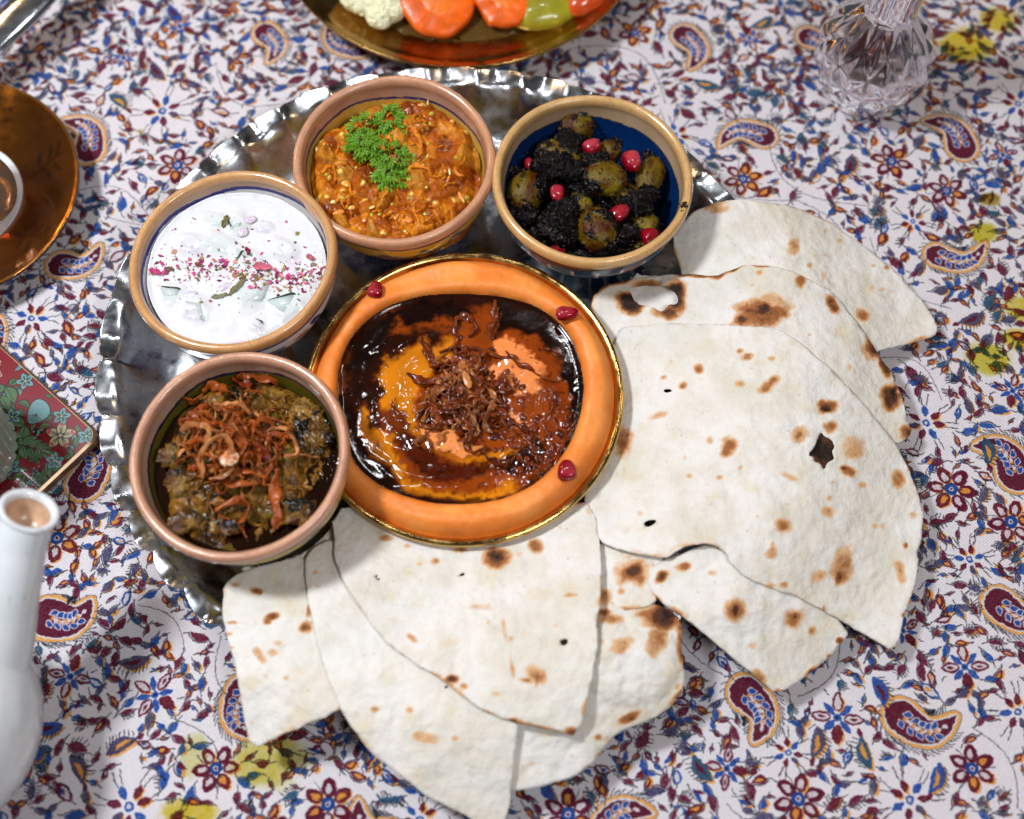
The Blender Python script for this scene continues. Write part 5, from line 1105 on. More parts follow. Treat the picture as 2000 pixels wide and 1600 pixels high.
def ycol(V):
    p = proj(V); c = np.tile(S(214, 214, 216), (len(V), 1)); P = V[:, :2]
    for k, ((cx, cy), rx, ry, a, _) in enumerate(CK):
        u = ((p[:, 0]-cx)*math.cos(a)+(p[:, 1]-cy)*math.sin(a))/rx; v = (-(p[:, 0]-cx)*math.sin(a)+(p[:, 1]-cy)*math.cos(a))/ry; d = np.maximum(np.abs(u), np.abs(v))
        c = mixc(c, np.tile(S(184, 198, 190) if k % 3 else S(190, 180, 200), (len(V), 1)), .55*sm(1.05, .7, d)*(.5+.5*(v > 0)))
    return mixc(c, np.tile(S(214, 200, 222), (len(V), 1)), .5*sm(.35, .6, fbm(P, 70, 3, 9)))
heap('yogurt', (ycx, ycy), YR, .0007, yz, ycol, yog, 'white yogurt with cucumber filling the clay bowl', 'yogurt', skirt=.006)
cuke = M('cucumber_flesh', S(196, 206, 203), rough=.15, coat=.8, sss=.4, ssr=(.8, 1, .8), bump=[(300, .15, .0005)]); skin = M('cucumber_skin', S(24, 62, 44), rough=.25, coat=.8, var=(300, .4))
labs = ['large pale cucumber cube at the lower left of the yogurt', 'big cucumber cube with an arched green edge, right of the middle of the yogurt', 'cucumber piece with a green edge near the right side of the yogurt', 'small cucumber chip with dark green skin at the bottom of the yogurt', 'cucumber piece with a green line at the lower left edge of the yogurt', 'upright cucumber piece with a green edge at the top of the yogurt', 'cucumber piece under the petals in the upper left of the yogurt', 'cucumber piece farthest up on the left in the yogurt', 'cucumber piece in the middle of the yogurt among the petals']
for k, ((cx, cy), rx, ry, a, _) in enumerate(CK[:9]):
    c = un(cx, cy, yz0+.0002); bm = bmesh.new(); bmesh.ops.create_cube(bm, size=2); h = .0017 if k else .0024
    bmesh.ops.scale(bm, vec=(rx*K*.8, ry*K*.85, h), verts=bm.verts); bmesh.ops.bevel(bm, geom=bm.edges[:], offset=.0006, segments=2, affect='EDGES')
    V = np.array([v.co[:] for v in bm.verts]); Fs = [tuple(v.index for v in f.verts) for f in bm.faces]; bm.free(); V[:, 0] += .35*V[:, 1]*(1 if k % 2 else -1); V[:, 0] *= 1+.22*V[:, 1]/(ry*K)*(1 if k % 3 else -1); tl = rotx((-1)**k*.22)@roty(.18*((k*7) % 3-1))
    root = empty('cucumber_cube', c, labs[k], 'cucumber', 'cucumber pieces in the yogurt'); M3 = rotz(-a)@tl
    put('flesh', V@M3.T+c, Fs, cuke, root)
    if k in (1, 2, 3, 4, 5, 6, 8):
        V2 = V*np.array([1.0, .12, 1.03 if k != 3 else 1.2])+np.array([0, ry*K*.85, .00035]); V2[:, 1] -= .12*(V2[:, 0]**2)/(rx*K)*(1 if k in (1, 2) else .2)
        if k in (5, 8): V2 = (V2@rotz(1.57).T)*np.array([.95, .8, 1])
        put('skin', V2@M3.T+c, Fs, skin, root)
onion_p = M('red_onion', S(202, 188, 206), rough=.2, coat=.6, sss=.3)
for k, (X, Y, s_, a) in enumerate([(1040, 465, 13, .4), (780, 690, 24, 0), (985, 560, 14, .8), (560, 1080, 16, 0), (850, 1010, 14, .3)]):
    cx, cy = zz(X, Y); c = un(cx, cy, yz0+.0012); V, Fc, n = blob(c, (s_*K*.9, s_*K*.55, .0007), rotz(a)@rotx(.15), 4, 2, .6, k)
    V[:, 2] += .0000; tag(put('red_onion_piece', V, Fc, onion_p, origin=c), ['pale purple onion chip at the top of the yogurt', 'widest lilac onion chip in the upper middle of the yogurt', 'lilac onion sliver below the top cucumber piece in the yogurt', 'lilac onion sliver above the large lower left cucumber cube', 'lilac onion sliver in the middle of the yogurt just under the petals'][k], 'onion')
# dried petals and herb flakes
petm = M('dried_petal', attr=True, rough=.55, bump=[(900, .3, .0004)])
def flakes(n, dist, size, cols, seed):
    r_ = random.Random(seed); Vs, Fs, Cs = [], [], []; off = 0
    for k in range(n):
        px, py = dist(r_); c = un(px, py, yz0); r = math.hypot(c[0]-ycx, c[1]-ycy)
        if r > YR-.001: continue
        z = float(yz(np.array([c[0]]), np.array([c[1]]))[0])+.0004; s_ = r_.choice(size)*r_.uniform(.6, 1.3)*K; m_ = r_.choice((4, 5, 6, 7)); a0 = r_.uniform(0, 6); el = r_.uniform(.3, .9); tx = r_.uniform(-.4, .4); ty = r_.uniform(-.4, .4)
        pts = []
        for q in range(m_):
            a = q*2*math.pi/m_; rr = s_*r_.uniform(.6, 1.2); x, y = math.cos(a)*rr, math.sin(a)*rr*el; pts.append((x*math.cos(a0)-y*math.sin(a0), x*math.sin(a0)+y*math.cos(a0)))
        pts = [(c[0]+x, c[1]+y, z+x*tx+y*ty+r_.uniform(0, .15)*s_) for x, y in pts]; b_ = [(x, y, zq-.00018) for x, y, zq in pts]
        Vs += pts+b_; Fs += [tuple(range(off, off+m_)), tuple(range(off+2*m_-1, off+m_-1, -1))]+[(off+q, off+m_+q, off+m_+(q+1) % m_, off+(q+1) % m_) for q in range(m_)]
        col = S(*r_.choice(cols))*r_.uniform(.75, 1.25); Cs += [col]*(2*m_); off += 2*m_
    return Vs, Fs, np.array(Cs)
PC = [(170, 28, 110), (188, 56, 120), (140, 14, 80), (120, 14, 70), (196, 92, 116), (198, 128, 108), (96, 10, 46)]; HC = [(130, 116, 60), (150, 130, 84), (104, 84, 48), (120, 70, 40), (90, 90, 50)]
band = lambda r_: (lambda t: (296+t*340+r_.gauss(0, 6), 530-10*math.sin(t*6)+r_.gauss(0, 17)-abs(t-.5)*(-6)))(r_.random()**.9)
V1, F1, C1 = flakes(360, band, (1.1, 1.5, 2.2, 3.0, 4.2, 6), PC, 3); V2, F2, C2 = flakes(150, band, (1.5, 2.5, 4, 6), HC, 4)
wide = lambda r_: (r_.uniform(310, 630), r_.uniform(425, 620)); V3, F3, C3 = flakes(85, wide, (1.2, 1.6, 2.6, 4), PC+HC+[(40, 30, 40)], 5)
Vs = V1+V2+V3; o1, o2 = len(V1), len(V1)+len(V2); Fs = F1+[tuple(i+o1 for i in f) for f in F2]+[tuple(i+o2 for i in f) for f in F3]
tag(put('petal_flakes', Vs, Fs, petm, smooth=False, col=np.concatenate([C1, C2, C3])), 'crushed pink rose petals and dried herb flakes scattered in a band across the yogurt', 'petals', kind='stuff')
petlabs = ['large pink and peach petal piece right of the middle of the yogurt', 'coral petal flake at the left rim of the yogurt band', 'orange pink petal flake near the right side of the yogurt', 'single long crimson petal above the band in the yogurt', 'brown green folded leaf at the top of the yogurt', 'long rolled herb leaf below the band, beside the big cucumber cube', 'short forked herb bit in the lower middle of the yogurt']
for k, (X, Y, L_, W_, a, rgb) in enumerate([(1150, 860, 17, 8, -.1, (196, 96, 116)), (265, 890, 12, 6, .3, (176, 40, 104)), (1545, 780, 9, 5, .5, (166, 80, 92)), (1035, 740, 11, 4, 1.1, (130, 10, 66)), (850, 495, 13, 5, -1.2, (110, 100, 50)), (950, 1030, 24, 5, -.9, (122, 112, 66)), (800, 1100, 16, 4, -.2, (120, 116, 80))]):
    cx, cy = zz(X, Y); c = un(cx, cy, yz0); g = np.linspace(-1, 1, 13); A_, B_ = np.meshgrid(g, np.linspace(-1, 1, 7)); wd = np.sqrt(np.clip(1-A_**2, 0.02, 1)); x = A_*L_*K; y = B_*wd*W_*K*(1+.2*np.sin(A_*9+k)); z = .0007+.0012*B_**2*(W_/12)+.0006*np.sin(A_*5+B_*4)
    Pp = np.stack([x, y, z], -1).reshape(-1, 3)@rotz(-a).T+c; Pp[:, 2] += yz(Pp[:, 0], Pp[:, 1])-yz0+.0003; lo = Pp.copy(); lo[:, 2] -= .0002; m_ = 7*13; i, j = np.mgrid[0:6, 0:12]; b0 = (i*13+j).ravel(); Fq = np.stack([b0, b0+1, b0+14, b0+13], 1)
    bd = boundary(Fq); Fq2 = np.concatenate([Fq, Fq[:, ::-1]+m_, np.stack([bd[:, 1], bd[:, 0], bd[:, 0]+m_, bd[:, 1]+m_], 1)]); VV = np.concatenate([Pp, lo])
    col = np.tile(S(*rgb), (len(VV), 1))*(1+.35*fbm(VV, 300, 3, k))[:, None]; tag(put('dried_petal', VV, Fq2, petm, origin=c, col=col), petlabs[k], 'petal' if k < 4 else 'herb')

# ------------------------------------------------------------------ orange mash with parsley
mash = M('orange_mash', attr=True, rough=.12, coat=0, spec=.28, sss=.05, ssr=(1, .4, .1), sscale=.003, bump=[(650, .35, .0006), (240, .4, .0012)], var=(350, .3))
mcx, mcy = ox_, oy_; MR = .0500; mz0 = Z0+.040
def grid_blobs(P, scale, seed):      # cellular lumps
    q = P*scale; I = np.floor(q).astype(np.int64); best = np.full(len(P), 9.); bid = np.zeros(len(P))
    for a in (-1, 0, 1):
        for b in (-1, 0, 1):
            X = I[:, 0]+a; Y = I[:, 1]+b; z_ = np.zeros_like(X); cx = X+_hash(X+500, Y+500, z_, seed); cy = Y+_hash(X+500, Y+500, z_, seed+7); d = np.hypot(q[:, 0]-cx, q[:, 1]-cy)
            m_ = d < best; best = np.where(m_, d, best); bid = np.where(m_, _hash(X+500, Y+500, z_, seed+13), bid)
    return best, bid
def mz(x, y):
    P = np.stack([x, y], -1).reshape(-1, 2); r = np.hypot(x-mcx, y-mcy); P = P+.0016*np.stack([fbm(P, 150, 3, 1), fbm(P, 150, 3, 2)], 1)
    p = proj(np.stack([x, y, np.full_like(x, mz0)], -1)); hill = np.exp(-(((p[..., 0]-830)/85)**2+((p[..., 1]-290)/80)**2))
    d1, i1 = grid_blobs(P, 95, 3); d2, i2 = grid_blobs(P, 260, 5)
    z = mz0+.0035*hill+.0044*fbm(P, 38, 3, 4)+.0068*np.sqrt(np.clip(1-d1, 0, 1))*(.15+i1)+.0014*(1-np.clip(d2, 0, 1))*(.2+i2)+.0018*(1-2*np.abs(fbm(P, 150, 4, 8)))
    gap = np.exp(-(((p[..., 0]-905)/50)**2+((p[..., 1]-425)/34)**2))+.8*np.exp(-(((p[..., 0]-925)/16)**2+((p[..., 1]-340)/80)**2))+.8*np.exp(-(((p[..., 0]-690)/60)**2+((p[..., 1]-225)/20)**2))
    return z-.0085*gap-.004*sm(MR-.006, MR, r)
def mcol(V):
    P = V[:, :2]+.0016*np.stack([fbm(V[:, :2], 150, 3, 1), fbm(V[:, :2], 150, 3, 2)], 1); d1, i1 = grid_blobs(P, 95, 3); d2, i2 = grid_blobs(P, 260, 5); n = fbm(P, 90, 4, 12)
    c = np.tile(S(162, 78, 12), (len(V), 1)); c = mixc(c, np.tile(S(202, 122, 26), (len(V), 1)), sm(-.1, .4, n)); c = mixc(c, np.tile(S(112, 46, 8), (len(V), 1)), sm(.0, .5, -n)*.85)
    c = mixc(c, np.tile(S(186, 126, 36), (len(V), 1)), ((i1 > .8)*.55)); c = mixc(c, np.tile(S(232, 196, 96), (len(V), 1)), ((i2 > .96)*sm(.5, .2, d2)))
    c = mixc(c, np.tile(S(120, 60, 20), (len(V), 1)), sm(.55, .9, d1)*.5); return c
mashroot = empty('orange_mash', (mcx, mcy, mz0), 'chunky orange aubergine and tomato mash with egg and seeds in the yellow painted bowl', 'mash')
heap('mash', (mcx, mcy), MR, .00055, mz, mcol, mash, root=mashroot, skirt=.012)
seedm = M('mash_seed', S(176, 158, 50), rough=.2, coat=.9, sss=.3); eggm = M('egg_piece', attr=True, rough=.3, coat=.5, sss=.3, bump=[(500, .3, .0006)])
rm = random.Random(4)
zm = lambda X, Y: (560+X*.2376, 140+Y*.2376)
for k, (X, Y) in enumerate([(1163, 620), (865, 1080), (1135, 1155), (1003, 1048), (1150, 962), (700, 1188), (462, 1065), (1195, 390), (975, 1300), (1395, 740), (1275, 865), (330, 855), (1180, 470), (765, 1190), (570, 790), (1010, 920), (1480, 1000)]):
    px, py = zm(X, Y); c = un(px, py, mz0+.004); c[2] = float(mz(c[0:1], c[1:2])[0])+.0003; r = rm.uniform(.0011, .0019); V, Fc, n = blob(c, (r, r*.9, r*.8), rotz(k), 3, 2, .06, k); put('seed', V, Fc, seedm, mashroot)
for k, (X, Y, l, w, a) in enumerate([(430, 1180, 22, 9, -.3), (390, 1080, 13, 7, -.2), (990, 1210, 20, 12, -.1), (470, 900, 11, 12, .5), (1340, 850, 4, 13, -.2), (1330, 920, 5, 14, .4), (700, 1120, 12, 5, -.5), (540, 1140, 13, 8, -.4), (320, 660, 4, 7, .2), (250, 660, 4, 9, 0), (1430, 1000, 6, 26, -.5), (1360, 400, 9, 9, .4), (1160, 270, 3, 13, .1), (1100, 320, 9, 4, .2), (640, 1230, 9, 8, 0), (1120, 820, 5, 9, .6), (1150, 1210, 5, 5, 0)]):
    px, py = zm(X, Y); c = un(px, py, mz0+.004); c[2] = float(mz(c[0:1], c[1:2])[0])+.0006; V, Fc, n = blob(c, (l*K*.55, w*K*.55, min(l, w)*K*.3), rotz(-a)@rotx(.2), 4, 2.5, .28, 60+k)
    f = fbm(V, 260, 3, k); col = mixc(np.tile(S(226, 130, 36), (len(V), 1)), np.tile(S(232, 206, 120) if k % 3 != 2 else S(220, 116, 30), (len(V), 1)), sm(-.3, .3, f)); put('egg_piece', V, Fc, eggm, mashroot, col=col)
# soft fibres of the mash
rf = random.Random(77)
def fibres(root, mat, cx, cy, rad, zfun, n, c1, c2, seed, wmax, name='fibre'):
    for k in range(n):
        a, u = rf.uniform(0, 6.283), math.sqrt(rf.random())*rad; x, y = cx+u*math.cos(a), cy+u*math.sin(a); L_ = rf.uniform(.006, .017); h = rf.uniform(0, 6.28)
        P = strand_path((x-math.cos(h)*L_*.4, y-math.sin(h)*L_*.4), h, L_, rf.uniform(-2.2, 2.2), 16, zfun, seed+k, .0012, .45)
        if (np.hypot(P[:, 0]-cx, P[:, 1]-cy) > rad+.004).any(): continue
        ribbon(P, rf.uniform(.0006, wmax), rf.uniform(.0004, .0009), mat, root, seed+k, c1, c2, name, 6)
fibres(mashroot, mash, mcx, mcy, .040, mz, 70, S(150, 62, 8), S(216, 132, 28), 1500, .0022)
# parsley
pars = M('parsley_leaf', attr=True, rough=.4, coat=0, sss=.08, ssr=(.3, 1, .1), sscale=.002, bump=[(500, .3, .0004)])
def leaflet(seed):
    r_ = random.Random(seed); nl = 5; V = [(0, 0, 0)]; cols = [.2]; n = 41; P = []
    for q in range(n):
        t = q/(n-1); a = R(-88+176*t); lobe = abs(math.cos(t*math.pi*nl-math.pi*nl/2+math.pi/2*(nl % 2 == 0))); tooth = abs(math.cos(t*math.pi*nl*3+.4))
        rr = (.38+.62*lobe**.9)*(.74+.26*math.cos(a)**2)*(.84+.20*tooth); P.append((rr*math.cos(a)*1.05, rr*math.sin(a)*.86, .16*rr*rr*math.sin(a*5+seed)-.22*rr*rr+r_.uniform(-.02, .02), lobe))
    for f in (.5, 1.):
        for x, y, z, lo in P: V.append((x*f, y*f, z*f*f+(.05*lo if f < 1 else 0))); cols.append(.35 + .4*lo*f)
    Fs = [(0, 1+q, 2+q) for q in range(n-1)]+[(1+q, 1+n+q, 2+n+q, 2+q) for q in range(n-1)]
    base = len(V); Vb = [(x, y, z-.035) for x, y, z in V]; Fb = [tuple(i+base for i in reversed(f)) for f in Fs]
    per = [0]+[1+n+q for q in range(n)]; edge_ = [0, 1]+[1+n+q for q in range(n)]+[n]
    sk = [(edge_[i], edge_[i+1], edge_[i+1]+base, edge_[i]+base) for i in range(len(edge_)-1)]+[(edge_[-1], 0, base, edge_[-1]+base)]
    t = np.array(cols+cols)[:, None]; col = S(30, 74, 8)*(1-t)+S(122, 172, 26)*t
    return mesh('leaflet', V+Vb, Fs+Fb+sk, pars, smooth=False, col=col)
LM = [leaflet(k) for k in range(6)]
pc = un(765, 330, mz0+.006); proot = empty('parsley_sprig', pc, 'bright green curly parsley sprig lying on the orange mash', 'parsley')
rp_ = random.Random(8); pl = np.array(proot.location)
zp = lambda X, Y: un(560+X*.2376, 140+Y*.2376, mz0+.010)
stems = [((800, 780), (620, 560), (560, 520)), ((800, 780), (740, 520), (760, 330)), ((820, 760), (870, 520), (900, 360)), ((820, 780), (960, 660), (1040, 620)), ((820, 800), (880, 870), (930, 920)), ((800, 800), (790, 880), (780, 930)), ((800, 700), (640, 680), (560, 640)), ((820, 720), (820, 600), (820, 480)), ((800, 780), (700, 640), (640, 440)), ((820, 760), (930, 740), (1010, 780))]
SP = []
for k, tri in enumerate(stems):
    q = np.array([zp(*a) for a in tri]); q[0, 2] -= .004; q[1, 2] += .0; q[2, 2] += .001; t = np.linspace(0, 1, 12)[:, None]; P = (1-t)**2*q[0]+2*t*(1-t)*q[1]+t*t*q[2]; SP.append(P)
    V, Fs = tube(P, np.linspace(.0006, .0003, 12), seg=6); put('stem', V, Fs, pars, proot, col=np.tile(S(110, 160, 50), (len(V), 1)))
for k in range(270):
    cx, cy, rx, ry, top = [(680, 520, 170, 190, .0100), (850, 430, 90, 150, .009), (880, 740, 170, 170, .0085), (620, 590, 110, 110, .007), (840, 850, 130, 80, .005)][k % 5]
    a, u = rp_.uniform(0, 6.283), math.sqrt(rp_.random()); X, Y = cx+rx*u*math.cos(a), cy+ry*u*math.sin(a)
    c = zp(X, Y); c[2] += top*(1-u*u)*rp_.uniform(.35, 1)-.002; az = -a+rp_.uniform(-.9, .9); s_ = rp_.uniform(.0036, .0060)
    obj('leaflet', LM[rp_.randrange(6)], proot, loc=tuple(c-pl), rot=(rp_.uniform(-.9, .9), rp_.uniform(-.5, .8)*(.5+u), az), scale=(s_, s_*rp_.uniform(.8, 1.15), s_))

# ------------------------------------------------------------------ olives in dark walnut paste
def olive(px, py, z, rl, rw, ang, label, seed, cover=.0, tone=0.):
    c = un(px, py, z); V, Fc = ico(6); rad = np.array([rl*K, rw*K, rw*K*.95]); f = fbm(V, 1.3, 3, seed); f2 = fbm(V, 4.5, 4, seed+2)
    m_ = sm(.02, .10, f+.35*f2+cover-.06); m_ = np.maximum(m_, sm(.42, .5, fbm(V, 9, 2, seed+5)))
    crumb = np.abs(fbm(V*rad/.01, 6, 3, seed+7)); W = V*rad*(1+m_*(.05+.22*crumb))[:, None]
    c1 = mixc(np.tile(S(100, 80, 8), (len(V), 1)), np.tile(S(78, 44, 5), (len(V), 1)), sm(-.3, .4, fbm(V, 1.8, 3, seed+9))+tone); c1 = mixc(c1, np.tile(S(178, 160, 50), (len(V), 1)), .35*sm(.1, .5, fbm(V, 1.1, 2, seed+15)))
    dark = mixc(np.tile(S(12, 8, 8), (len(V), 1)), np.tile(S(76, 60, 50), (len(V), 1)), sm(.25, .6, fbm(V, 14, 3, seed+11))*.7)
    col = mixc(c1, dark, m_); return tag(put('olive', W@rotz(-ang).T+c, Fc, olm, origin=c, col=col), label, 'olive', 'olives dressed in dark walnut paste')
olm = M('olive_skin', attr=True, rough=.18, coat=0, spec=.3, bump=[(1100, .6, .0007), (350, .5, .0008)])
pastem = M('walnut_paste', attr=True, rough=.07, coat=0, spec=.16, bump=[(1300, .5, .0004), (480, .6, .0009)], var=(700, .5))
OZ = Z0+.036
def pz(x, y):
    P = np.stack([x, y], -1).reshape(-1, 2); p = proj(np.stack([x, y, np.full_like(x, OZ)], -1)); m_ = np.exp(-(((p[..., 0]-1140)/115)**2+((p[..., 1]-430)/90)**2)**1.6)
    d2, i2 = grid_blobs(P, 420, 5); return OZ-.024+.022*m_+.0022*fbm(P, 70, 3, 4)+.0016*(1-np.clip(d2, 0, 1))
pcol = lambda V: mixc(np.tile(S(14, 10, 10), (len(V), 1)), np.tile(S(66, 52, 46), (len(V), 1)), sm(.2, .6, fbm(V, 420, 3, 3)))
proot = empty('walnut_paste', (lx_, ly_, OZ-.02), 'black crumbly walnut and herb paste coating the olives in the blue lined bowl', 'paste')
heap('paste', (lx_, ly_-.002), .043, .0008, pz, pcol, pastem, root=proot, skirt=.004)
zo = lambda X, Y: (950+X*.2376, 180+Y*.2376)
for k, (X, Y, z, rl, rw, a, lab, cv_, tn) in enumerate([
    (740, 280, .003, 36, 33, .3, 'olive at the very top of the pile against the blue wall', .0, .2), (1010, 490, .002, 25, 24, 0, 'small clean olive just right of the uppermost pomegranate seed', -.05, .3), (975, 715, .010, 44, 34, .1, 'large glossy olive in the middle right of the bowl, half free of paste', -.14, .0),
    (1345, 690, .002, 44, 28, -1.2, 'olive at the right side of the bowl beside a pomegranate seed', -.12, .1), (325, 820, .004, 44, 36, -1.3, 'large brown green olive at the left side of the bowl', -.12, .2), (600, 540, .006, 46, 36, .2, 'olive buried in paste at the upper left of the pile', .35, 0), (910, 1130, .008, 46, 38, 1.4, 'large olive at the bottom middle of the bowl with a bare brown flank', -.04, .3),
    (1150, 860, .002, 40, 26, .6, 'olive half hidden in paste above the small curled pomegranate seed', .08, -.1), (1295, 1080, .000, 30, 26, .5, 'bright green olive at the lower right of the bowl', -.22, -.4), (770, 930, .002, 28, 24, .9, 'green olive showing between paste clumps in the centre', -.05, -.2), (1240, 1240, -.004, 30, 22, .2, 'olive low at the bottom right rim of the bowl', -.05, 0),
    (640, 1130, .003, 38, 34, .9, 'olive fully coated in paste at the lower left of the pile', .5, 0)]):
    px, py = zo(X, Y); olive(px, py, OZ+z, rl, rw, a, lab, 40+k, cv_, tn)
rk = random.Random(31); CR = []
for k, (X, Y, z, rx, ry) in enumerate([(560, 600, .010, 46, 34), (700, 370, .004, 30, 22), (890, 570, .009, 30, 24), (720, 640, .010, 26, 22), (590, 1090, .007, 42, 40), (650, 950, .010, 26, 22), (310, 1000, .001, 34, 20), (420, 780, .008, 20, 24), (960, 1060, .013, 24, 22), (980, 1220, .008, 26, 20), (1240, 920, .009, 34, 26), (1330, 840, .006, 20, 18), (1150, 1160, .004, 32, 24), (850, 1330, -.003, 70, 18), (1100, 1330, -.003, 40, 18), (1390, 1130, -.002, 14, 22), (800, 800, .006, 24, 16), (230, 660, .003, 20, 10), (1050, 420, .003, 16, 10), (1300, 640, .004, 18, 10), (460, 1180, -.002, 30, 18), (1330, 520, .000, 10, 8)]):
    px, py = zo(X, Y); V, Fc, n = blob(un(px, py, OZ+z), (rx*K*.9, ry*K*.9, min(rx, ry)*K*.7), None, 6 if rx > 20 else 5, 2.6, .42, 70+k); nn = fbm(V, 520, 3, k); ce = V.mean(0)
    V = V+(V-ce)/np.linalg.norm(V-ce, axis=1)[:, None]*(.0022*np.abs(nn)+.0016*np.abs(fbm(V, 1300, 2, k)))[:, None]; col = mixc(np.tile(S(10, 7, 7), (len(V), 1)), np.tile(S(90, 70, 58), (len(V), 1)), sm(.3, .7, fbm(V, 330, 3, k+3))*.45); put('paste_clump', V, Fc, pastem, proot, col=col)
    for q in rk.sample(range(len(V)), 90 if rx > 20 else 45):
        if V[q, 2] > ce[2]-.001: r = rk.choice((.0003, .0004, .0006, .0009)); cr = blob(V[q], (r*rk.uniform(.8, 1.5), r, r*.8), rotz(rk.uniform(0, 3)), 1); CR.append(cr[:2])
parts = []; 
for k in range(520):
    px, py = zo(rk.gauss(800, 330), rk.gauss(820, 330)); c = un(px, py, OZ+.006)
    if ((px-1137)/135)**2+((py-375)/140)**2 > 1: continue
    c = c+(c-CAM)/np.linalg.norm(c-CAM)*rk.uniform(-.004, .010); r = rk.uniform(.0003, .0009); V, Fc, n = blob(c, (r, r*.8, r*.7), None, 1); parts.append((V, Fc))
V, Fs = join(parts+CR); o = put('paste_crumbs', V, Fs, M('wet_crumb', attr=True, rough=.08, spec=.7), proot, col=mixc(np.tile(S(10, 7, 7), (len(V), 1)), np.tile(S(86, 68, 56), (len(V), 1)), sm(.2, .5, vn(V, 900, 2)))); o['kind'] = 'stuff'
for k, (X, Y, z, r, a, kk, lab, pale) in enumerate([(870, 450, .013, 17.5, .7, 1.15, 'pale pink pomegranate seed near the top of the olives', .95), (1195, 575, .011, 19, -1.25, 1.3, 'pomegranate seed with a white tip beside the right hand olive', .9), (360, 590, .008, 12, 2.2, 1.2, 'small pomegranate seed half hidden at the upper left of the olives', .4), (585, 840, .012, 14.5, -1.5, 1.45, 'long orange red pomegranate seed left of the centre of the olives', .5),
                                   (1100, 990, .013, 17, .6, 1.25, 'pomegranate seed over the dark gap below the middle olive', .4), (1350, 1190, .004, 18.5, .3, 1.1, 'round dark red pomegranate seed at the lower right of the olives', .15), (590, 1300, .000, 14.5, -.4, 1.2, 'pomegranate seed against the front rim of the olive bowl', .2)]):
    px, py = zo(X, Y); aril(px, py, OZ+z, r, a, lab, pale, 20+k, kk)
# smear of paste on the rim
parts = []
for k in range(16):
    c = un(1337+rk.gauss(0, 5), 401+rk.gauss(0, 5), .0622); V, Fc, n = blob(c, (rk.uniform(.0003, .0014), rk.uniform(.0003, .0008), .0003), rotz(rk.uniform(0, 3)), 2, 3, .3, k); parts.append((V, Fc))
V, Fs = join(parts); tag(put('paste_smear', V, Fs, pastem, col=np.tile(S(40, 28, 24), (len(V), 1)), origin=un(1337, 401, .06)), 'small black smear of paste on the right rim of the olive bowl', 'smear')

# ------------------------------------------------------------------ aubergine dip with fried onions
aub = M('aubergine_dip', attr=True, rough=.08, coat=0, spec=.25, bump=[(600, .35, .0006), (220, .4, .0014)], var=(260, .5))
BZ = Z0+.008+.039; acx, acy = map(float, un(475, 890, BZ)[:2]); AR = .0475
bowlc = (bx_-.0024, by_+.000)
acx, acy = bowlc
za = lambda X, Y: (250+X*.2688, 680+Y*.2688)
def az_(x, y):
    P = np.stack([x, y], -1).reshape(-1, 2); P = P+.002*np.stack([fbm(P, 130, 3, 1), fbm(P, 130, 3, 2)], 1); p = proj(np.stack([x, y, np.full_like(x, BZ)], -1)); r = np.hypot(x-acx, y-acy)
    d1, i1 = grid_blobs(P, 105, 23); d2, i2 = grid_blobs(P, 300, 25)
    hill = np.exp(-(((p[..., 0]-455)/110)**2+((p[..., 1]-865)/105)**2)); right = np.exp(-(((p[..., 0]-600)/36)**2+((p[..., 1]-835)/52)**2)); dip = np.exp(-(((p[..., 0]-530)/110)**2+((p[..., 1]-1045)/26)**2))+.8*np.exp(-(((p[..., 0]-318)/20)**2+((p[..., 1]-880)/90)**2))+.9*np.exp(-(((p[..., 0]-618)/24)**2+((p[..., 1]-930)/45)**2))
    return BZ-.0005+.0055*hill+.0055*right-.0095*dip+.0030*fbm(P, 48, 3, 4)+.0034*np.sqrt(np.clip(1-d1, 0, 1))*(.3+i1)+.0012*(1-np.clip(d2, 0, 1))*(.2+i2)-.003*sm(AR-.005, AR, r)
def acol(V):
    P = V[:, :2]+.002*np.stack([fbm(V[:, :2], 130, 3, 1), fbm(V[:, :2], 130, 3, 2)], 1); d1, i1 = grid_blobs(P, 105, 23); d2, i2 = grid_blobs(P, 300, 25); n = fbm(P, 80, 4, 12)
    c = np.tile(S(74, 44, 10), (len(V), 1)); c = mixc(c, np.tile(S(122, 82, 26), (len(V), 1)), sm(-.1, .4, n)); c = mixc(c, np.tile(S(36, 20, 6), (len(V), 1)), sm(.0, .4, -n)*.9)
    c = mixc(c, np.tile(S(92, 78, 26), (len(V), 1)), (i1 > .7)*.5); c = mixc(c, np.tile(S(16, 14, 12), (len(V), 1)), sm(.15, .4, fbm(P, 95, 4, 31))); c = mixc(c, np.tile(S(20, 12, 6), (len(V), 1)), sm(.5, .85, d1)*.75); return c
aroot = empty('aubergine_dip', (acx, acy, BZ-.005), 'glossy brown and olive aubergine dip in oil in the pinkish brown bowl', 'aubergine dip')
heap('dip', (acx, acy), AR, .0006, az_, acol, aub, root=aroot, skirt=.008)
oil2 = M('frying_oil', (.010, .0028, .0008), rough=.03, coat=0, spec=.5, bump=[(60, .25, .0012)])
V, Fc = disc((acx, acy), .0488, .0012, lambda x, y: np.full_like(x, BZ-.0012)); put('oil', V, Fc, oil2, aroot)
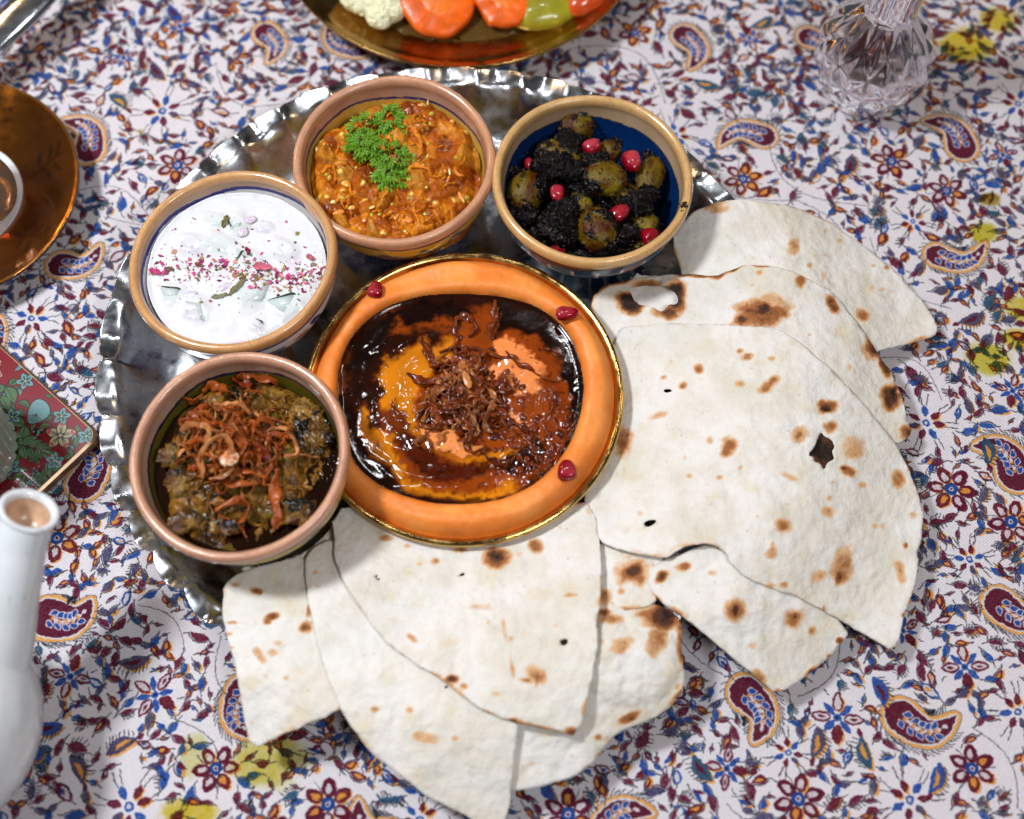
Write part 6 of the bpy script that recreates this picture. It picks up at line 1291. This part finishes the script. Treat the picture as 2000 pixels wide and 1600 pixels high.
for k, (X, Y, rx, ry, rzk) in enumerate([(1300, 560, 34, 42, .3), (1230, 430, 22, 16, .4), (1400, 640, 22, 20, 0), (320, 780, 24, 20, .3), (960, 360, 40, 18, .2), (1240, 1190, 26, 22, .3), (420, 1260, 30, 20, .4), (360, 960, 20, 26, 0), (700, 1290, 30, 16, 0)]):
    px, py = za(X, Y); c = un(px, py, BZ+.003); V, Fc, n = blob(c, (rx*K, ry*K, min(rx, ry)*K*.36), rotz(rzk), 6, 3.4, .48, 90+k); ce = c; V = V+(V-ce)/np.linalg.norm(V-ce, axis=1)[:, None]*(.0018*np.abs(fbm(V, 420, 3, k)))[:, None]
    f = fbm(V, 130, 4, k); col = mixc(np.tile(S(76, 46, 12), (len(V), 1)), np.tile(S(132, 96, 38), (len(V), 1)), sm(-.2, .5, f)); col = mixc(col, np.tile(S(24, 20, 16), (len(V), 1)), sm(.12, .28, fbm(V, 110, 4, k+9))); put('aubergine_chunk', V, Fc, aub, aroot, col=col)
onion2 = M('crisp_fried_onion', attr=True, rough=.16, coat=0, spec=.3, crough=.08, sss=.08, ssr=(1, .35, .1), sscale=.003, bump=[(600, .5, .0006), (180, .4, .0012)], var=(240, .28))
froot = empty('fried_onions', un(455, 880, BZ+.004), 'reddish brown crisp fried onion rings and strands heaped on the aubergine dip', 'fried onions')
def fmound(x, y):
    p = proj(np.stack([x, y, np.full(np.shape(x), BZ+.004)], -1)); return np.maximum(az_(np.asarray(x, float), np.asarray(y, float)), BZ)+.0085*np.exp(-(((p[..., 0]-455)/88)**2+((p[..., 1]-880)/85)**2))
fibres(aroot, aub, acx, acy, .040, lambda x, y: np.maximum(az_(np.asarray(x, float), np.asarray(y, float)), BZ-.001), 110, S(48, 26, 6), S(138, 92, 32), 2500, .0019)
R1, R2, R3 = S(84, 28, 8), S(172, 84, 30), S(200, 132, 76)
for k in range(110):
    while True:
        px, py = ro.gauss(462, 48), ro.gauss(860, 52)
        if ((px-460)/115)**2+((py-865)/125)**2 < 1: break
    c = un(px, py, BZ+.006); L_ = ro.uniform(.010, .030); a = ro.uniform(0, 6.28)
    P = strand_path((c[0]-math.cos(a)*L_*.4, c[1]-math.sin(a)*L_*.4), a, L_, ro.uniform(-3.6, 3.6), 28, fmound, 500+k, .0050, .55); u = ro.random()
    if (np.hypot(P[:, 0]-acx, P[:, 1]-acy) > .041).any(): continue
    ribbon(P, ro.uniform(.0005, .0019), ro.uniform(.00025, .0005), onion2, froot, 500+k, R1, R2 if u < .75 else R3)
for k, (pts, w, c2) in enumerate([([(300, 350), (360, 330), (420, 350), (470, 370), (540, 320)], .0034, R2), ([(540, 310), (600, 270), (680, 280), (720, 330), (650, 360)], .0040, R2), ([(790, 190), (860, 170), (960, 190), (1050, 220), (1070, 280)], .0042, R2), ([(760, 210), (830, 260), (900, 270)], .0034, R1*1.6), ([(630, 430), (720, 425), (820, 440), (870, 460)], .0018, R3), ([(560, 980), (550, 860), (620, 740), (760, 720), (800, 800), (790, 920), (700, 990), (610, 980)], .0027, R3), ([(400, 640), (480, 610), (580, 620), (640, 680), (600, 760)], .0030, R3),
                                  ([(1000, 700), (1050, 590), (1150, 590), (1220, 680), (1240, 780), (1140, 800)], .0018, R3), ([(740, 620), (780, 540), (830, 500), (880, 560), (850, 660)], .0014, R2), ([(820, 680), (940, 640), (1040, 660), (1100, 740), (1080, 860)], .0030, R2), ([(1090, 880), (1070, 980), (1060, 1100), (1080, 1220), (1050, 1280)], .0042, R2), ([(640, 1180), (720, 1110), (830, 1100), (890, 1150), (840, 1230), (740, 1240), (660, 1200)], .0034, R2), ([(760, 1240), (800, 1290), (850, 1350)], .0014, R2),
                                  ([(380, 560), (450, 520), (540, 440), (600, 440)], .0040, R2), ([(520, 1170), (600, 1130), (700, 1120)], .0008, R3), ([(1140, 800), (1260, 770), (1380, 765)], .0010, R3), ([(640, 960), (760, 1000), (900, 1000), (1040, 960)], .0030, R2), ([(840, 780), (920, 740), (1020, 780), (1040, 860)], .0034, R1*1.8)]):
    q = np.array([un(*za(a, b), BZ+.008)[:2] for a, b in pts]); t = np.linspace(0, 1, len(q)); tt = np.linspace(0, 1, 36); P = np.stack([np.interp(tt, t, q[:, 0]), np.interp(tt, t, q[:, 1])], 1)
    for _ in range(5): P[1:-1] = (P[:-2]+2*P[1:-1]+P[2:])/4
    z = fmound(P[:, 0], P[:, 1])+.0032+.0012*np.sin(tt*7+k); z[:] = z+(.0045 if k in (5, 6) else 0); z[:] = np.convolve(np.pad(z, 4, 'edge'), np.ones(9)/9, 'valid'); P = np.concatenate([P, z[:, None]], 1); P[:, :2] += .0007*np.stack([fbm(P, 200, 2, k), fbm(P, 200, 2, k+50)], 1)
    ribbon(P, w*.68, .00045, onion2, froot, 700+k, R1, c2, 'onion_ring' if len(pts) > 5 else 'onion_strand', 12)
V, Fc, n = blob(un(*za(735, 800), BZ+.0215), (.0050, .0042, .0010), rotz(.3), 5, 2.2, .3, 3); put('onion_slice', V, Fc, onion2, froot, col=mixc(np.tile(R2, (len(V), 1)), np.tile(S(222, 186, 150), (len(V), 1)), sm(-.3, .3, n)))
